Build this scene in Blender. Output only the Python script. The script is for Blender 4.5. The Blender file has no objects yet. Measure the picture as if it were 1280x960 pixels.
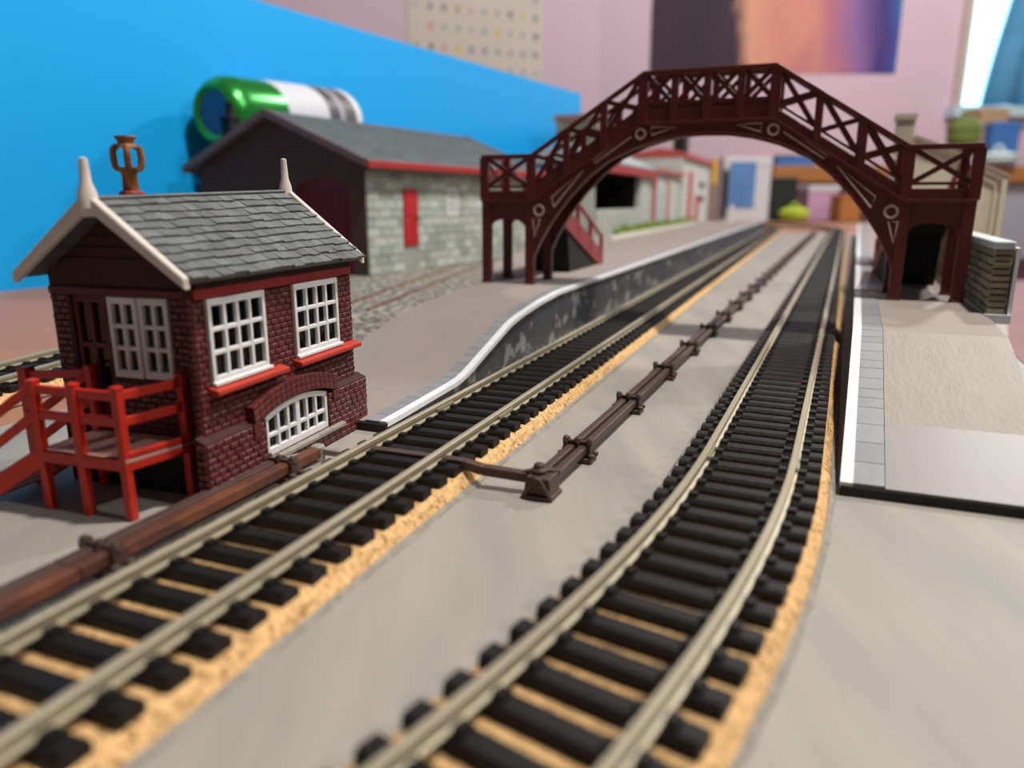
import bpy, bmesh, math, random
from math import sin, cos, radians as R, pi, sqrt
from mathutils import Vector, Matrix

random.seed(7)
S = 0.001                                   # everything below is written in millimetres
SC = bpy.context.scene
COL = SC.collection

# ------------------------------------------------------------------ materials
def lin(c):
    return tuple(((v/255)/12.92 if v/255 <= .04045 else ((v/255+.055)/1.055)**2.4) for v in c)

TINTED = set()
def pm(name, rgb, rough=.6, var=.10, scale=250., bump=0., bscale=None, metal=0., spec=.4,
       tint=False, second=None, sscale=None, slo=.45, shi=.6, stretch=None, coat=0., emit=None):
    """a painted / plastic / card surface: base colour broken up by noise, optional second colour in patches, optional bump"""
    m = bpy.data.materials.new(name); m.use_nodes = True
    if tint: TINTED.add(name)
    nt = m.node_tree; N = nt.nodes; L = nt.links
    b = N['Principled BSDF']
    b.inputs['Roughness'].default_value = rough
    b.inputs['Metallic'].default_value = metal
    b.inputs['Specular IOR Level'].default_value = spec
    b.inputs['Coat Weight'].default_value = coat
    tc = N.new('ShaderNodeTexCoord'); src = tc.outputs['Object']
    if stretch:
        mp = N.new('ShaderNodeMapping'); mp.inputs['Scale'].default_value = stretch[:3]
        if len(stretch) > 3: mp.inputs['Rotation'].default_value = (0, 0, stretch[3])
        L.new(src, mp.inputs['Vector']); src = mp.outputs['Vector']
    nz = N.new('ShaderNodeTexNoise'); nz.inputs['Scale'].default_value = scale; nz.inputs['Detail'].default_value = 5
    L.new(src, nz.inputs['Vector'])
    c = lin(rgb)
    rp = N.new('ShaderNodeValToRGB')
    rp.color_ramp.elements[0].position = .28; rp.color_ramp.elements[1].position = .72
    rp.color_ramp.elements[0].color = (*[v*(1-var) for v in c], 1)
    rp.color_ramp.elements[1].color = (*[min(1, v*(1+var)) for v in c], 1)
    L.new(nz.outputs['Fac'], rp.inputs['Fac'])
    out = rp.outputs['Color']
    if second:
        n2 = N.new('ShaderNodeTexNoise'); n2.inputs['Scale'].default_value = sscale or scale/3; n2.inputs['Detail'].default_value = 3
        L.new(src, n2.inputs['Vector'])
        r2 = N.new('ShaderNodeValToRGB'); r2.color_ramp.elements[0].position = slo; r2.color_ramp.elements[1].position = shi
        L.new(n2.outputs['Fac'], r2.inputs['Fac'])
        mx = N.new('ShaderNodeMix'); mx.data_type = 'RGBA'
        L.new(r2.outputs['Color'], mx.inputs[0]); L.new(out, mx.inputs[6]); mx.inputs[7].default_value = (*lin(second), 1)
        out = mx.outputs[2]
    if tint:
        at = N.new('ShaderNodeAttribute'); at.attribute_name = 'tint'
        mu = N.new('ShaderNodeMix'); mu.data_type = 'RGBA'; mu.blend_type = 'MULTIPLY'; mu.inputs[0].default_value = 1
        L.new(out, mu.inputs[6]); L.new(at.outputs['Color'], mu.inputs[7]); out = mu.outputs[2]
    L.new(out, b.inputs['Base Color'])
    if bump:
        nb = N.new('ShaderNodeTexNoise'); nb.inputs['Scale'].default_value = bscale or scale*2; nb.inputs['Detail'].default_value = 6
        L.new(src, nb.inputs['Vector'])
        bp = N.new('ShaderNodeBump'); bp.inputs['Strength'].default_value = bump; bp.inputs['Distance'].default_value = .0006
        L.new(nb.outputs['Fac'], bp.inputs['Height']); L.new(bp.outputs['Normal'], b.inputs['Normal'])
    if emit:
        b.inputs['Emission Color'].default_value = (*lin(emit[:3]), 1); b.inputs['Emission Strength'].default_value = emit[3]
    return m

def glass_mat(name, tone, refl=.12):
    m = bpy.data.materials.new(name); m.use_nodes = True
    nt = m.node_tree; nt.nodes.clear(); N = nt.nodes.new; L = nt.links.new
    o = N('ShaderNodeOutputMaterial'); tr = N('ShaderNodeBsdfTransparent'); gl = N('ShaderNodeBsdfGlossy'); mx = N('ShaderNodeMixShader')
    tr.inputs[0].default_value = (*tone, 1); gl.inputs['Roughness'].default_value = .08
    mx.inputs[0].default_value = refl
    L(tr.outputs[0], mx.inputs[1]); L(gl.outputs[0], mx.inputs[2]); L(mx.outputs[0], o.inputs[0])
    return m

M = {}
M['paint'] = pm('grey_board_paint', (165, 159, 149), .62, .07, 45, .12, 500, second=(149, 146, 142), sscale=26, slo=.40, shi=.70, stretch=(3.0, .5, 1, R(-12)))
M['wood'] = pm('bare_board_wood', (172, 124, 96), .6, .10, 30, .05, 200, stretch=(.35, 3., 1, R(25)))
M['edge'] = pm('board_edge', (92, 66, 56), .7, .12, 60)
M['cork'] = pm('cork_granules', (228, 184, 126), .9, .26, 700, 1., 900, second=(150, 104, 60), sscale=900, slo=.56, shi=.68)
M['corkgrey'] = pm('grey_painted_cork', (150, 142, 132), .8, .2, 500, .6, 700)
M['rail'] = pm('nickel_rail', (178, 168, 144), .5, .06, 90, .05, 900, metal=.4, spec=.45)
M['railfar'] = M['rail']
M['sleeper'] = pm('black_sleeper_plastic', (21, 18, 19), .55, .2, 900, .4, 1800, spec=.3)
M['brick'] = pm('maroon_brick', (102, 43, 43), .42, .16, 350, .25, 1500, tint=True, spec=.5)
M['mortar'] = pm('dark_mortar', (62, 27, 28), .7, .15, 300)
M['darkboard'] = pm('dark_brown_boarding', (62, 30, 30), .7, .12, 300)
M['red'] = pm('bright_red_paint', (206, 50, 34), .45, .08, 250, .06, 900)
M['redsill'] = pm('red_sill_paint', (190, 58, 42), .5, .10, 300, .06, 900)
M['lintel'] = pm('dull_red_lintel', (150, 40, 34), .55, .14, 300)
M['doorred'] = pm('dark_red_door', (96, 24, 24), .5, .12, 300)
M['white'] = pm('white_window_plastic', (232, 231, 230), .5, .03, 250)
M['barge'] = pm('cream_white_bargeboard', (222, 208, 198), .55, .05, 250, .1, 700)
M['slate'] = pm('grey_slate', (112, 115, 115), .65, .14, 260, .2, 900, tint=True, second=(92, 94, 94), sscale=110, slo=.56, shi=.72)
M['rustpot'] = pm('rusty_brown_vent', (150, 92, 46), .6, .22, 500, .3, 900, second=(96, 56, 34), sscale=300)
M['deckpink'] = pm('faded_pink_decking', (204, 150, 140), .7, .12, 300)
M['rodrust'] = pm('rust_brown_rod', (112, 66, 44), .5, .18, 300, .2, 800, second=(84, 52, 42), sscale=120)
M['rodbrown'] = pm('dark_brown_rod', (80, 60, 53), .5, .14, 300, .2, 800)
M['stool'] = pm('dark_brown_stool', (78, 60, 54), .5, .2, 600, .3, 1200)
M['steelbit'] = pm('bare_steel', (170, 165, 158), .45, .1, 400, metal=.3)
M['platform'] = pm('platform_surface', (158, 146, 138), .7, .03, 60, .03, 700)
M['platgloss'] = pm('smooth_platform_surface', (152, 146, 144), .45, .03, 40, .02, 500, spec=.25)  # slightly cooler tone puts a glancing reflection into the colour
M['platscratch'] = pm('scratched_platform_surface', (158, 150, 138), .6, .06, 120, .25, 500, stretch=(2, .6, 1))
M['platwhite'] = pm('white_platform_edge', (236, 239, 241), .55, .06, 500, .15, 900)
M['platgrey'] = pm('grey_coping_slab', (146, 147, 151), .5, .07, 250, .1, 900, tint=True)
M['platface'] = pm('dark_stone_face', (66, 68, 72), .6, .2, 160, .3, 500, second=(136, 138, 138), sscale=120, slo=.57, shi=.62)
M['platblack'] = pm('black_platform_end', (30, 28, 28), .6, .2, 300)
M['bridge'] = pm('maroon_bridge_plastic', (97, 32, 27), .42, .12, 250, .08, 700, spec=.45)
M['bridgewornlit'] = pm('worn_highlit_moulding', (206, 170, 158), .5, .12, 400)  # pale worn paint, with light caught by the outlines put into its colour
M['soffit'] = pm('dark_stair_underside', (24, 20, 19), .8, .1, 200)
M['stairlit'] = pm('lit_red_stair', (150, 62, 60), .55, .1, 200)  # paler than the bridge maroon: light on the stairs put into the colour
M['shedstone'] = pm('grey_green_stone', (180, 186, 178), .8, .10, 120, .2, 300, tint=True)
M['shedgap'] = pm('stone_joint', (158, 162, 152), .9, .1, 150)
M['shedgable'] = pm('dark_brown_boards', (96, 60, 42), .75, .14, 70)
M['shedroof'] = pm('blue_grey_slate', (112, 120, 125), .7, .12, 90, .15, 500, tint=True)
M['shedbarge'] = pm('grey_brown_barge', (126, 98, 94), .7, .1, 150)
M['fascia'] = pm('red_gutter', (172, 48, 44), .55, .1, 150)
M['shedred'] = pm('bright_red_door', (190, 38, 44), .5, .08, 150)
M['bigdoor'] = pm('deep_red_shed_door', (126, 14, 9), .6, .1, 150)
M['black'] = pm('black_and_shade', (20, 18, 18), .7, .1, 100)  # plain black, also paints the shade in openings and under the landing
M['ballast'] = pm('printed_stone_ballast', (98, 98, 90), .9, .45, 420, .5, 420, second=(172, 166, 153), sscale=270, slo=.49, shi=.55)
M['matedge'] = pm('teal_grey_card_edge', (116, 130, 126), .8, .1, 100)
M['rust'] = pm('rusty_rail', (120, 80, 70), .7, .15, 150)
M['blue'] = pm('sky_blue_backscene', (12, 170, 246), .5, .03, 3)
M['pinkwall'] = pm('pink_wall_paint', (224, 198, 213), .8, .03, 2)
M['carpet'] = pm('dusky_pink_carpet', (176, 128, 130), .95, .1, 60)
M['cangreen'] = pm('green_can_metal', (46, 150, 62), .28, .05, 30, metal=.55, spec=.6)
M['canend'] = pm('blue_grey_can_end', (86, 96, 120), .35, .05, 30, metal=.6)  # dark blue-grey recessed end of the can
M['cream'] = pm('cream_plastic', (244, 234, 206), .55, .04, 60)
M['creamroof'] = pm('beige_roof', (188, 176, 158), .6, .06, 60)
M['wallstone'] = pm('tan_grey_stone', (158, 146, 118), .85, .2, 250, .4, 500, tint=True)
M['capstone'] = pm('pale_capping_stone', (196, 204, 204), .7, .08, 150, .2, 400)
M['foam'] = pm('white_foamboard', (246, 249, 252), .6, .02, 30)
M['grass'] = pm('green_scatter', (130, 160, 40), .9, .25, 250, tint=True)
M['kerb'] = pm('white_kerb', (224, 220, 210), .7, .04, 100)
M['palestone'] = pm('pale_stone_card', (186, 190, 182), .8, .08, 60, tint=True)
M['paleplaster'] = pm('pale_render', (206, 208, 202), .8, .04, 40)
M['pinktrim'] = pm('pinkish_red_trim', (196, 84, 84), .6, .08, 80)
M['teal'] = pm('pale_teal_door', (146, 190, 184), .6, .05, 80)
M['towerstone'] = pm('weathered_grey_stone', (136, 132, 118), .9, .2, 60, .3, 200, tint=True)
M['greyroof'] = pm('pale_grey_roof', (178, 184, 190), .7, .06, 60)
M['yellow'] = pm('yellow_card', (226, 182, 24), .6, .05, 40)
M['deskwood'] = pm('orange_brown_wood', (176, 116, 62), .5, .12, 12, stretch=(.3, 3, 3))
M['greypanel'] = pm('grey_panel', (172, 170, 178), .6, .03, 5)
M['boxwhite'] = pm('white_card', (214, 216, 222), .6, .03, 10)
M['boxblue'] = pm('blue_print', (92, 138, 196), .6, .12, 14)
M['boxdark'] = pm('dark_green_black', (28, 34, 32), .6, .1, 20)
M['lime'] = pm('lime_green_plastic', (186, 206, 60), .6, .1, 30)
M['olive'] = pm('olive_green', (112, 128, 62), .7, .2, 12)
M['tan'] = pm('tan_cardboard', (186, 156, 122), .7, .06, 10)
M['bluebox'] = pm('mid_blue', (66, 116, 184), .6, .1, 8)
M['cloth'] = pm('pale_cloth', (206, 222, 220), .8, .05, 10)
M['pinkbag'] = pm('soft_pink', (206, 160, 190), .8, .06, 10)
M['frame'] = pm('beige_window_frame', (206, 190, 182), .5, .04, 5)
M['bluecurtain'] = pm('blue_curtain', (86, 156, 200), .8, .15, 12)
M['paper'] = pm('cream_paper', (222, 212, 200), .8, .03, 4)
M['inks'] = pm('printed_inks', (255, 255, 255), .8, .0, 4, tint=True)
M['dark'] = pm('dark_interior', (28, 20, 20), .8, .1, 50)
M['pane'] = glass_mat('window_glazing', (.5, .52, .55), .05)
M['skypane'] = pm('daylit_window_glass', (230, 250, 255), .3, 0, 1, emit=(186, 244, 255, 1.7))

def stain(mat, centre, rx, ry_, ang, rgb):
    "one smudge of its own shape on a painted surface"
    nt = mat.node_tree; N = nt.nodes.new; L = nt.links.new; b = nt.nodes['Principled BSDF']
    src = b.inputs['Base Color'].links[0].from_socket
    tc = N('ShaderNodeTexCoord'); mp = N('ShaderNodeMapping'); mp.vector_type = 'TEXTURE'
    mp.inputs['Location'].default_value = (centre[0]*S, centre[1]*S, 0); mp.inputs['Rotation'].default_value = (0, 0, ang); mp.inputs['Scale'].default_value = (rx*S, ry_*S, 1)
    ln = N('ShaderNodeVectorMath'); ln.operation = 'LENGTH'; nz = N('ShaderNodeTexNoise'); nz.inputs['Scale'].default_value = 500; nz.inputs['Detail'].default_value = 4
    ad = N('ShaderNodeMath'); ad.operation = 'ADD'; rp = N('ShaderNodeMapRange'); mx = N('ShaderNodeMix'); mx.data_type = 'RGBA'
    L(tc.outputs['Object'], mp.inputs[0]); L(mp.outputs[0], ln.inputs[0]); L(tc.outputs['Object'], nz.inputs['Vector'])
    L(ln.outputs['Value'], ad.inputs[0]); L(nz.outputs['Fac'], ad.inputs[1])
    rp.inputs['From Min'].default_value = 1.55; rp.inputs['From Max'].default_value = .75; rp.inputs['To Max'].default_value = .75
    L(ad.outputs[0], rp.inputs['Value']); L(rp.outputs[0], mx.inputs[0]); L(src, mx.inputs[6]); mx.inputs[7].default_value = (*lin(rgb), 1)
    L(mx.outputs[2], b.inputs['Base Color'])
stain(M['paint'], (25., 149.), 5.5, 5., 0, (146, 142, 138))

# ------------------------------------------------------------------ mesh builder
class MB:
    def __init__(s): s.v = []; s.f = []; s.t = []; s.mi = []; s.k = 0; s.sm = []; s.smooth = False
    def add(s, vs, fs, tint=None):
        b = len(s.v); s.v += [tuple(p) for p in vs]
        for f in fs:
            s.f.append(tuple(b+i for i in f)); s.t.append(tint); s.mi.append(s.k); s.sm.append(s.smooth)
        return s
    def box(s, x0, x1, y0, y1, z0, z1, tint=None):
        return s.add([(x0,y0,z0),(x1,y0,z0),(x1,y1,z0),(x0,y1,z0),(x0,y0,z1),(x1,y0,z1),(x1,y1,z1),(x0,y1,z1)],
                     [(3,2,1,0),(4,5,6,7),(0,1,5,4),(1,2,6,5),(2,3,7,6),(3,0,4,7)], tint)
    def bar(s, p, q, w, h, up=(0,0,1), tint=None):
        "rectangular bar from p to q: w across, h along up"
        p = Vector(p); q = Vector(q); d = (q-p).normalized(); up = Vector(up)
        x = d.cross(up)
        if x.length < 1e-6: x = d.cross(Vector((0,1,0)))
        x.normalize(); u = x.cross(d).normalized()
        vs = [c+x*a*w/2+u*b*h/2 for c in (p,q) for a,b in ((-1,-1),(1,-1),(1,1),(-1,1))]
        return s.add(vs, [(3,2,1,0),(4,5,6,7),(0,1,5,4),(1,2,6,5),(2,3,7,6),(3,0,4,7)], tint)
    def prism(s, poly, axis, a0, a1, tint=None):
        "polygon extruded: axis 'y' takes (x,z), 'x' takes (y,z), 'z' takes (x,y)"
        g = {'y': lambda p,a:(p[0],a,p[1]), 'x': lambda p,a:(a,p[0],p[1]), 'z': lambda p,a:(p[0],p[1],a)}[axis]
        n = len(poly)
        vs = [g(p,a0) for p in poly]+[g(p,a1) for p in poly]
        return s.add(vs, [tuple(range(n))[::-1], tuple(range(n,2*n))]+[(i,(i+1)%n,n+(i+1)%n,n+i) for i in range(n)], tint)
    def tube(s, path, r, n=8, closed=False, rr=None):
        P = [Vector(p) for p in path]; m = len(P); vs = []; fs = []
        up = Vector((0,0,1)); prev = None
        for i, p in enumerate(P):
            if closed: d = (P[(i+1)%m]-P[i-1]).normalized()
            else: d = (P[min(i+1,m-1)]-P[max(i-1,0)]).normalized()
            x = d.cross(up) if prev is None else prev-d*prev.dot(d)
            if x.length < 1e-5: x = d.cross(Vector((0,1,0)))
            x.normalize(); prev = x; y = d.cross(x)
            ri = rr[i] if rr else r
            vs += [p+(x*cos(2*pi*k/n)+y*sin(2*pi*k/n))*ri for k in range(n)]
        for i in range(m if closed else m-1):
            a = i*n; b = ((i+1)%m)*n
            fs += [(a+k, a+(k+1)%n, b+(k+1)%n, b+k) for k in range(n)]
        if not closed: fs += [tuple(range(n))[::-1], tuple((m-1)*n+k for k in range(n))]
        o = s.smooth; s.smooth = True; s.add(vs, fs); s.smooth = o; return s
    def lathe(s, prof, n=24, c=(0,0,0), axis='z'):
        vs = []; fs = []
        for r, z in prof:
            for k in range(n):
                a = 2*pi*k/n; p = (r*cos(a), r*sin(a), z)
                if axis == 'x': p = (p[2], p[0], p[1])
                vs.append((p[0]+c[0], p[1]+c[1], p[2]+c[2]))
        for i in range(len(prof)-1):
            fs += [(i*n+k, i*n+(k+1)%n, (i+1)*n+(k+1)%n, (i+1)*n+k) for k in range(n)]
        fs += [tuple(range(n))[::-1], tuple((len(prof)-1)*n+k for k in range(n))]
        o = s.smooth; s.smooth = True; s.add(vs, fs); s.smooth = o; return s
    def sweep(s, prof, path, tint=None):
        "closed profile [(side,z)] swept along a level path [(x,y)]"
        n = len(prof); m = len(path); vs = []; fs = []
        for i, p in enumerate(path):
            a = path[max(i-1,0)]; b = path[min(i+1,m-1)]
            d = Vector((b[0]-a[0], b[1]-a[1])).normalized(); nx, ny = d.y, -d.x
            vs += [(p[0]+nx*q, p[1]+ny*q, z) for q, z in prof]
        for i in range(m-1):
            fs += [(i*n+k, i*n+(k+1)%n, (i+1)*n+(k+1)%n, (i+1)*n+k) for k in range(n)]
        fs += [tuple(range(n))[::-1], tuple((m-1)*n+k for k in range(n))]
        return s.add(vs, fs, tint)
    def brick(s, o, ux, uz, nn, x0, x1, z0, z1, d, ch, tint):
        "one raised, chamfered brick on a wall plane"
        o = Vector(o); ux = Vector(ux); uz = Vector(uz); nn = Vector(nn)
        vs = [o+ux*x+uz*z for x,z in ((x0,z0),(x1,z0),(x1,z1),(x0,z1))]
        vs += [o+ux*x+uz*z+nn*d for x,z in ((x0+ch,z0+ch),(x1-ch,z0+ch),(x1-ch,z1-ch),(x0+ch,z1-ch))]
        return s.add(vs, [(4,5,6,7),(0,1,5,4),(1,2,6,5),(2,3,7,6),(3,0,4,7)], tint)
    def courses(s, o, ux, uz, nn, x0, x1, z0, z1, holes=(), ch=1.4, bl=3., d=.22, gap=.16, cham=.1, tv=.22, hue=.05):
        rows = max(1, round((z1-z0)/ch)); h = (z1-z0)/rows
        for r in range(rows):
            a = z0+r*h; b = a+h; x = x0-(bl/2 if r % 2 else 0)
            while x < x1:
                e = x+bl*random.uniform(.93, 1.07)
                xa, xb = max(x, x0), min(e, x1); x = e
                segs = [(xa, xb)]
                for hx0, hx1, hz0, hz1 in holes:
                    if b-h*.3 > hz0 and a+h*.3 < hz1:
                        ns = []
                        for p, q in segs:
                            if q <= hx0 or p >= hx1: ns.append((p, q))
                            else:
                                if p < hx0: ns.append((p, hx0))
                                if q > hx1: ns.append((hx1, q))
                        segs = ns
                for p, q in segs:
                    if q-p > .45:
                        k = random.uniform(1-tv, 1+tv*.6)
                        s.brick(o, ux, uz, nn, p+gap/2, q-gap/2, a+gap/2, b-gap/2, d*random.uniform(.75, 1.2), cham,
                                (k*random.uniform(1-hue, 1+hue), k*random.uniform(1-hue, 1+hue), k*random.uniform(1-hue, 1+hue)))
        return s
    def build(s, name, mats, parent=None, bevel=0, loc=None, seg=2, fixn=True):
        me = bpy.data.meshes.new(name)
        me.from_pydata([(a*S, b*S, c*S) for a, b, c in s.v], [], s.f)
        if not isinstance(mats, (list, tuple)): mats = [mats]
        for m in mats: me.materials.append(m)
        me.polygons.foreach_set('material_index', s.mi)
        me.polygons.foreach_set('use_smooth', s.sm)
        if any(m.name in TINTED for m in mats):
            at = me.color_attributes.new('tint', 'FLOAT_COLOR', 'CORNER')
            buf = []
            for p in me.polygons:
                t = s.t[p.index] or (1, 1, 1)
                buf += [t[0], t[1], t[2], 1.]*len(p.vertices)
            at.data.foreach_set('color', buf)
        if fixn:
            bm = bmesh.new(); bm.from_mesh(me); bmesh.ops.recalc_face_normals(bm, faces=bm.faces); bm.to_mesh(me); bm.free()
        if any(s.sm): me.set_sharp_from_angle(angle=R(40))
        me.update()
        o = bpy.data.objects.new(name, me); COL.objects.link(o)
        if parent is not None: o.parent = parent
        if loc is not None: o.location = [c*S for c in loc]
        if bevel:
            b = o.modifiers.new('edges', 'BEVEL'); b.width = bevel*S; b.segments = seg; b.limit_method = 'ANGLE'; b.angle_limit = R(40)
        return o

def tag(o, label=None, cat=None, group=None, kind=None):
    if label: o['label'] = label
    if cat: o['category'] = cat
    if group: o['group'] = group
    if kind: o['kind'] = kind
    return o
def thing(name, label, cat, loc=(0,0,0), rz=0., group=None):
    o = bpy.data.objects.new(name, None); COL.objects.link(o); o.empty_display_size = .01
    o.location = [c*S for c in loc]; o.rotation_euler = (0, 0, rz)
    return tag(o, label, cat, group)
def kids(o): return [c for c in bpy.data.objects if c.parent == o]

# ------------------------------------------------------------------ the layout's own axes: u across the main line, v along it
A = R(21.85)
TD = (sin(A), cos(A)); TU = (cos(A), -sin(A))
def XY(u, v): return (TU[0]*u+TD[0]*v, TU[1]*u+TD[1]*v)
def UV(u, v, z=0): x, y = XY(u, v); return (x, y, z)

CAM_H, FPX, PITCH = 55.5, 930., math.atan((480-252.)/930.)
def at(px, py, Y):
    "a point at forward distance Y seen in the photograph at px, py (only used for the room far behind the layout)"
    dx = (px-640)/FPX; dz = -(py-480)/FPX; c, s_ = cos(PITCH), sin(PITCH)
    ry = c+dz*s_; t = Y/ry
    return (dx*t, Y, CAM_H+(-s_+dz*c)*t)

# ------------------------------------------------------------------ baseboard
bd = thing('baseboard', 'long brown wooden baseboard painted grey around the main line tracks', 'baseboard', (0,0,0))
bs0 = (-327.7, 476.7); BSD = (sin(R(30)), cos(R(30)))           # foot of the backscene and its direction
def bs(t, off=0): return (bs0[0]+BSD[0]*t+BSD[1]*off, bs0[1]+BSD[1]*t-BSD[0]*off)
poly = [bs(-560, -12), XY(-200, -420), XY(72, -420), XY(72, 330), XY(90, 420), XY(90, 900), XY(240, 1500), XY(300, 2350), XY(-560, 2350), bs(1200, -12)]
MB().prism(poly, 'z', -18, -.5).build('board', M['wood'], bd)
g = MB(); g.prism([XY(-188, -400), XY(71.8, -400), XY(71.8, 330), XY(89.5, 420), XY(89.5, 900), XY(110, 1500), XY(-150, 1500), XY(-240, 1250), XY(-330, 700), XY(-188, 300)], 'z', -.5, 0)
g.build('painted_surface', M['paint'], bd)
g = MB(); g.prism([XY(72.02, -400), XY(73.2, -400), XY(73.2, 329), XY(72.02, 329)], 'z', -18, -.4); g.build('edge_strip', M['edge'], bd)

# ------------------------------------------------------------------ tracks
def track_path(kind, v0, v1, step=6.45):
    n = int(round((v1-v0)/step)); return [kind(v0+(v1-v0)*i/n) for i in range(n+1)]
def left_line(v):
    if v <= 1500: return XY(-74.7, v)
    a = (v-1500)/560.; return XY(-74.7-560*(1-cos(a)), 1500+560*sin(a))
def right_line(v):
    e = .033
    if v >= 149:
        if v <= 1480: return XY(-6.9+e*(v-190), v)
        w = v-1480; a = w/620.; x0 = -6.9+e*(1480-190)
        return XY(x0+e*620*sin(a)-620*(1-cos(a)), 1480+620*sin(a))
    a = (149-v)/438.; x0 = -6.9+e*(149-190)
    lx = -438*(1-cos(a)); ly = -438*sin(a)
    return XY(x0+lx+e*ly, 149+ly-e*lx)
def siding_line(v):
    d = (sin(R(10)), cos(R(10))); return (-151.5+d[0]*(v-222)+0, 222+d[1]*(v-222))

def sleeper_mesh():
    b = MB()
    b.prism([(-1.8,2.9),(1.8,2.9),(1.8,4.25),(1.3,4.8),(-1.3,4.8),(-1.8,4.25)], 'x', -13.3, 13.3)
    for s in (-1, 1):
        for e in (-1, 1):
            c = s*8.25+e*1.75
            b.prism([(-1.15,4.7),(1.15,4.7),(.8,5.6),(-.8,5.6)], 'x', min(c-.75,c+.75), max(c-.75,c+.75))
        b.box(s*8.25-1., s*8.25+1., -1.4, 1.4, 4.7, 4.9)
    return b
SLEEP = None
RAILP = [(-.95,4.85),(.95,4.85),(.95,5.1),(.32,5.3),(.32,6.0),(.62,6.15),(.62,6.9),(.5,7.0),(-.5,7.0),(-.62,6.9),(-.62,6.15),(-.32,6.0),(-.32,5.3),(-.95,5.1)]
def track(kind, v0, v1, label, joiner=False, dz=0, step=6.45):
    global SLEEP
    o = kind(v0)
    t = thing('railway_track', label, 'track', (o[0], o[1], dz), 0, 'lengths of model track')
    fine = track_path(kind, v0, v1, step)
    loc = [(p[0]-o[0], p[1]-o[1]) for p in fine]
    for s in (-1, 1):
        prof = [(s*8.25+a, z) for a, z in RAILP]
        MB().sweep(prof, loc).build('rail', M['rail'], t)
    for i in range(len(loc)-1):
        mx = ((loc[i][0]+loc[i+1][0])/2, (loc[i][1]+loc[i+1][1])/2)
        ang = math.atan2(loc[i+1][1]-loc[i][1], loc[i+1][0]-loc[i][0])-pi/2
        if SLEEP is None: so = sleeper_mesh().build('sleeper', M['sleeper'], t); SLEEP = so.data
        else: so = bpy.data.objects.new('sleeper', SLEEP); COL.objects.link(so); so.parent = t
        so.location = (mx[0]*S, mx[1]*S, 0); so.rotation_euler = (0, 0, ang)
    if joiner:
        for s in (-1, 1):
            b = MB()
            for q in (-1, 1): b.box(s*8.25+q*.62-.2, s*8.25+q*.62+.2, -4, 4.5, 5.1, 6.1)
            b.box(s*8.25-1.05, s*8.25+1.05, -4, 4.5, 4.8, 5.15)
            j = b.build('rail_joiner', M['rail'], t); j.rotation_euler = (0, 0, math.atan2(loc[1][1]-loc[0][1], loc[1][0]-loc[0][0])-pi/2)
    return t
track(left_line, -46, 160, 'straight track length passing in front of the brick signal box, nearest on its line')
track(left_line, 160, 786, 'straight track length under the footbridge beside the white ramped platform', True)
track(left_line, 786, 1406, 'straight track length beyond the footbridge beside the stone shelter')
track(left_line, 1406, 1950, 'track at the far end of the dark-faced platform, bending away')
track(right_line, 18, 149, 'curved track length in the foreground with wide gaps between its sleepers')
track(right_line, 149, 775, 'straight track length alongside the ramp of the slabbed platform', True)
track(right_line, 775, 1395, 'straight track length beyond the footbridge beside the cream hut')
track(right_line, 1395, 2000, 'track at the far end curving across to join the other line')
track(siding_line, 120, 320, 'unpainted siding track on bare wood behind the red signal box stairs')

def cork(kind, v0, v1, label, hw=15.1, both=True):
    o = kind(v0); t = thing('cork_underlay', label, 'cork strip', (o[0], o[1], 0), 0, 'cork strips under the tracks')
    n = int((v1-v0)/1.6) if v1-v0 < 700 else int((v1-v0)/4)
    pts = [kind(v0+(v1-v0)*i/n) for i in range(n+1)]
    def strip(prof, jit, name, mat):
        b = MB(); m = len(prof); vs = []; fs = []
        for i, p in enumerate(pts):
            a = pts[max(i-1,0)]; c = pts[min(i+1,n)]
            d = Vector((c[0]-a[0], c[1]-a[1])).normalized(); nx, ny = d.y, -d.x
            for (q, z), j in zip(prof, jit):
                q += random.uniform(-j, j); z += random.uniform(-j, j)*.35
                vs.append((p[0]-o[0]+nx*q, p[1]-o[1]+ny*q, z))
        for i in range(n): fs += [(i*m+k, i*m+(k+1)%m, (i+1)*m+(k+1)%m, (i+1)*m+k) for k in range(m)]
        fs += [tuple(range(m))[::-1], tuple(n*m+k for k in range(m))]
        b.add(vs, fs).build(name, mat, t)
    strip([(-hw-.2,.05),(hw+.2,.05),(hw-.2,.9),(hw-.9,2.1),(hw-1.8,2.98),(-hw+1.8,2.98),(-hw+.9,2.1),(-hw+.2,.9)], [.1,.1,.35,.4,.3,.3,.4,.35], 'cork', M['cork'])
    for s in (-1, 1):
        strip([(s*(hw+.1),.02),(s*(hw+1.1),.02),(s*(hw+.7),.5),(s*(hw),.75)], [.05,.25,.2,.15], 'painted_edge', M['corkgrey'])
cork(left_line, -46, 1500, 'tan cork strip under the track beside the signal box')
cork(right_line, 18, 1480, 'tan cork strip under the curved foreground track')
cork(siding_line, 120, 320, 'tan cork strip under the siding behind the red stairs')

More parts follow.
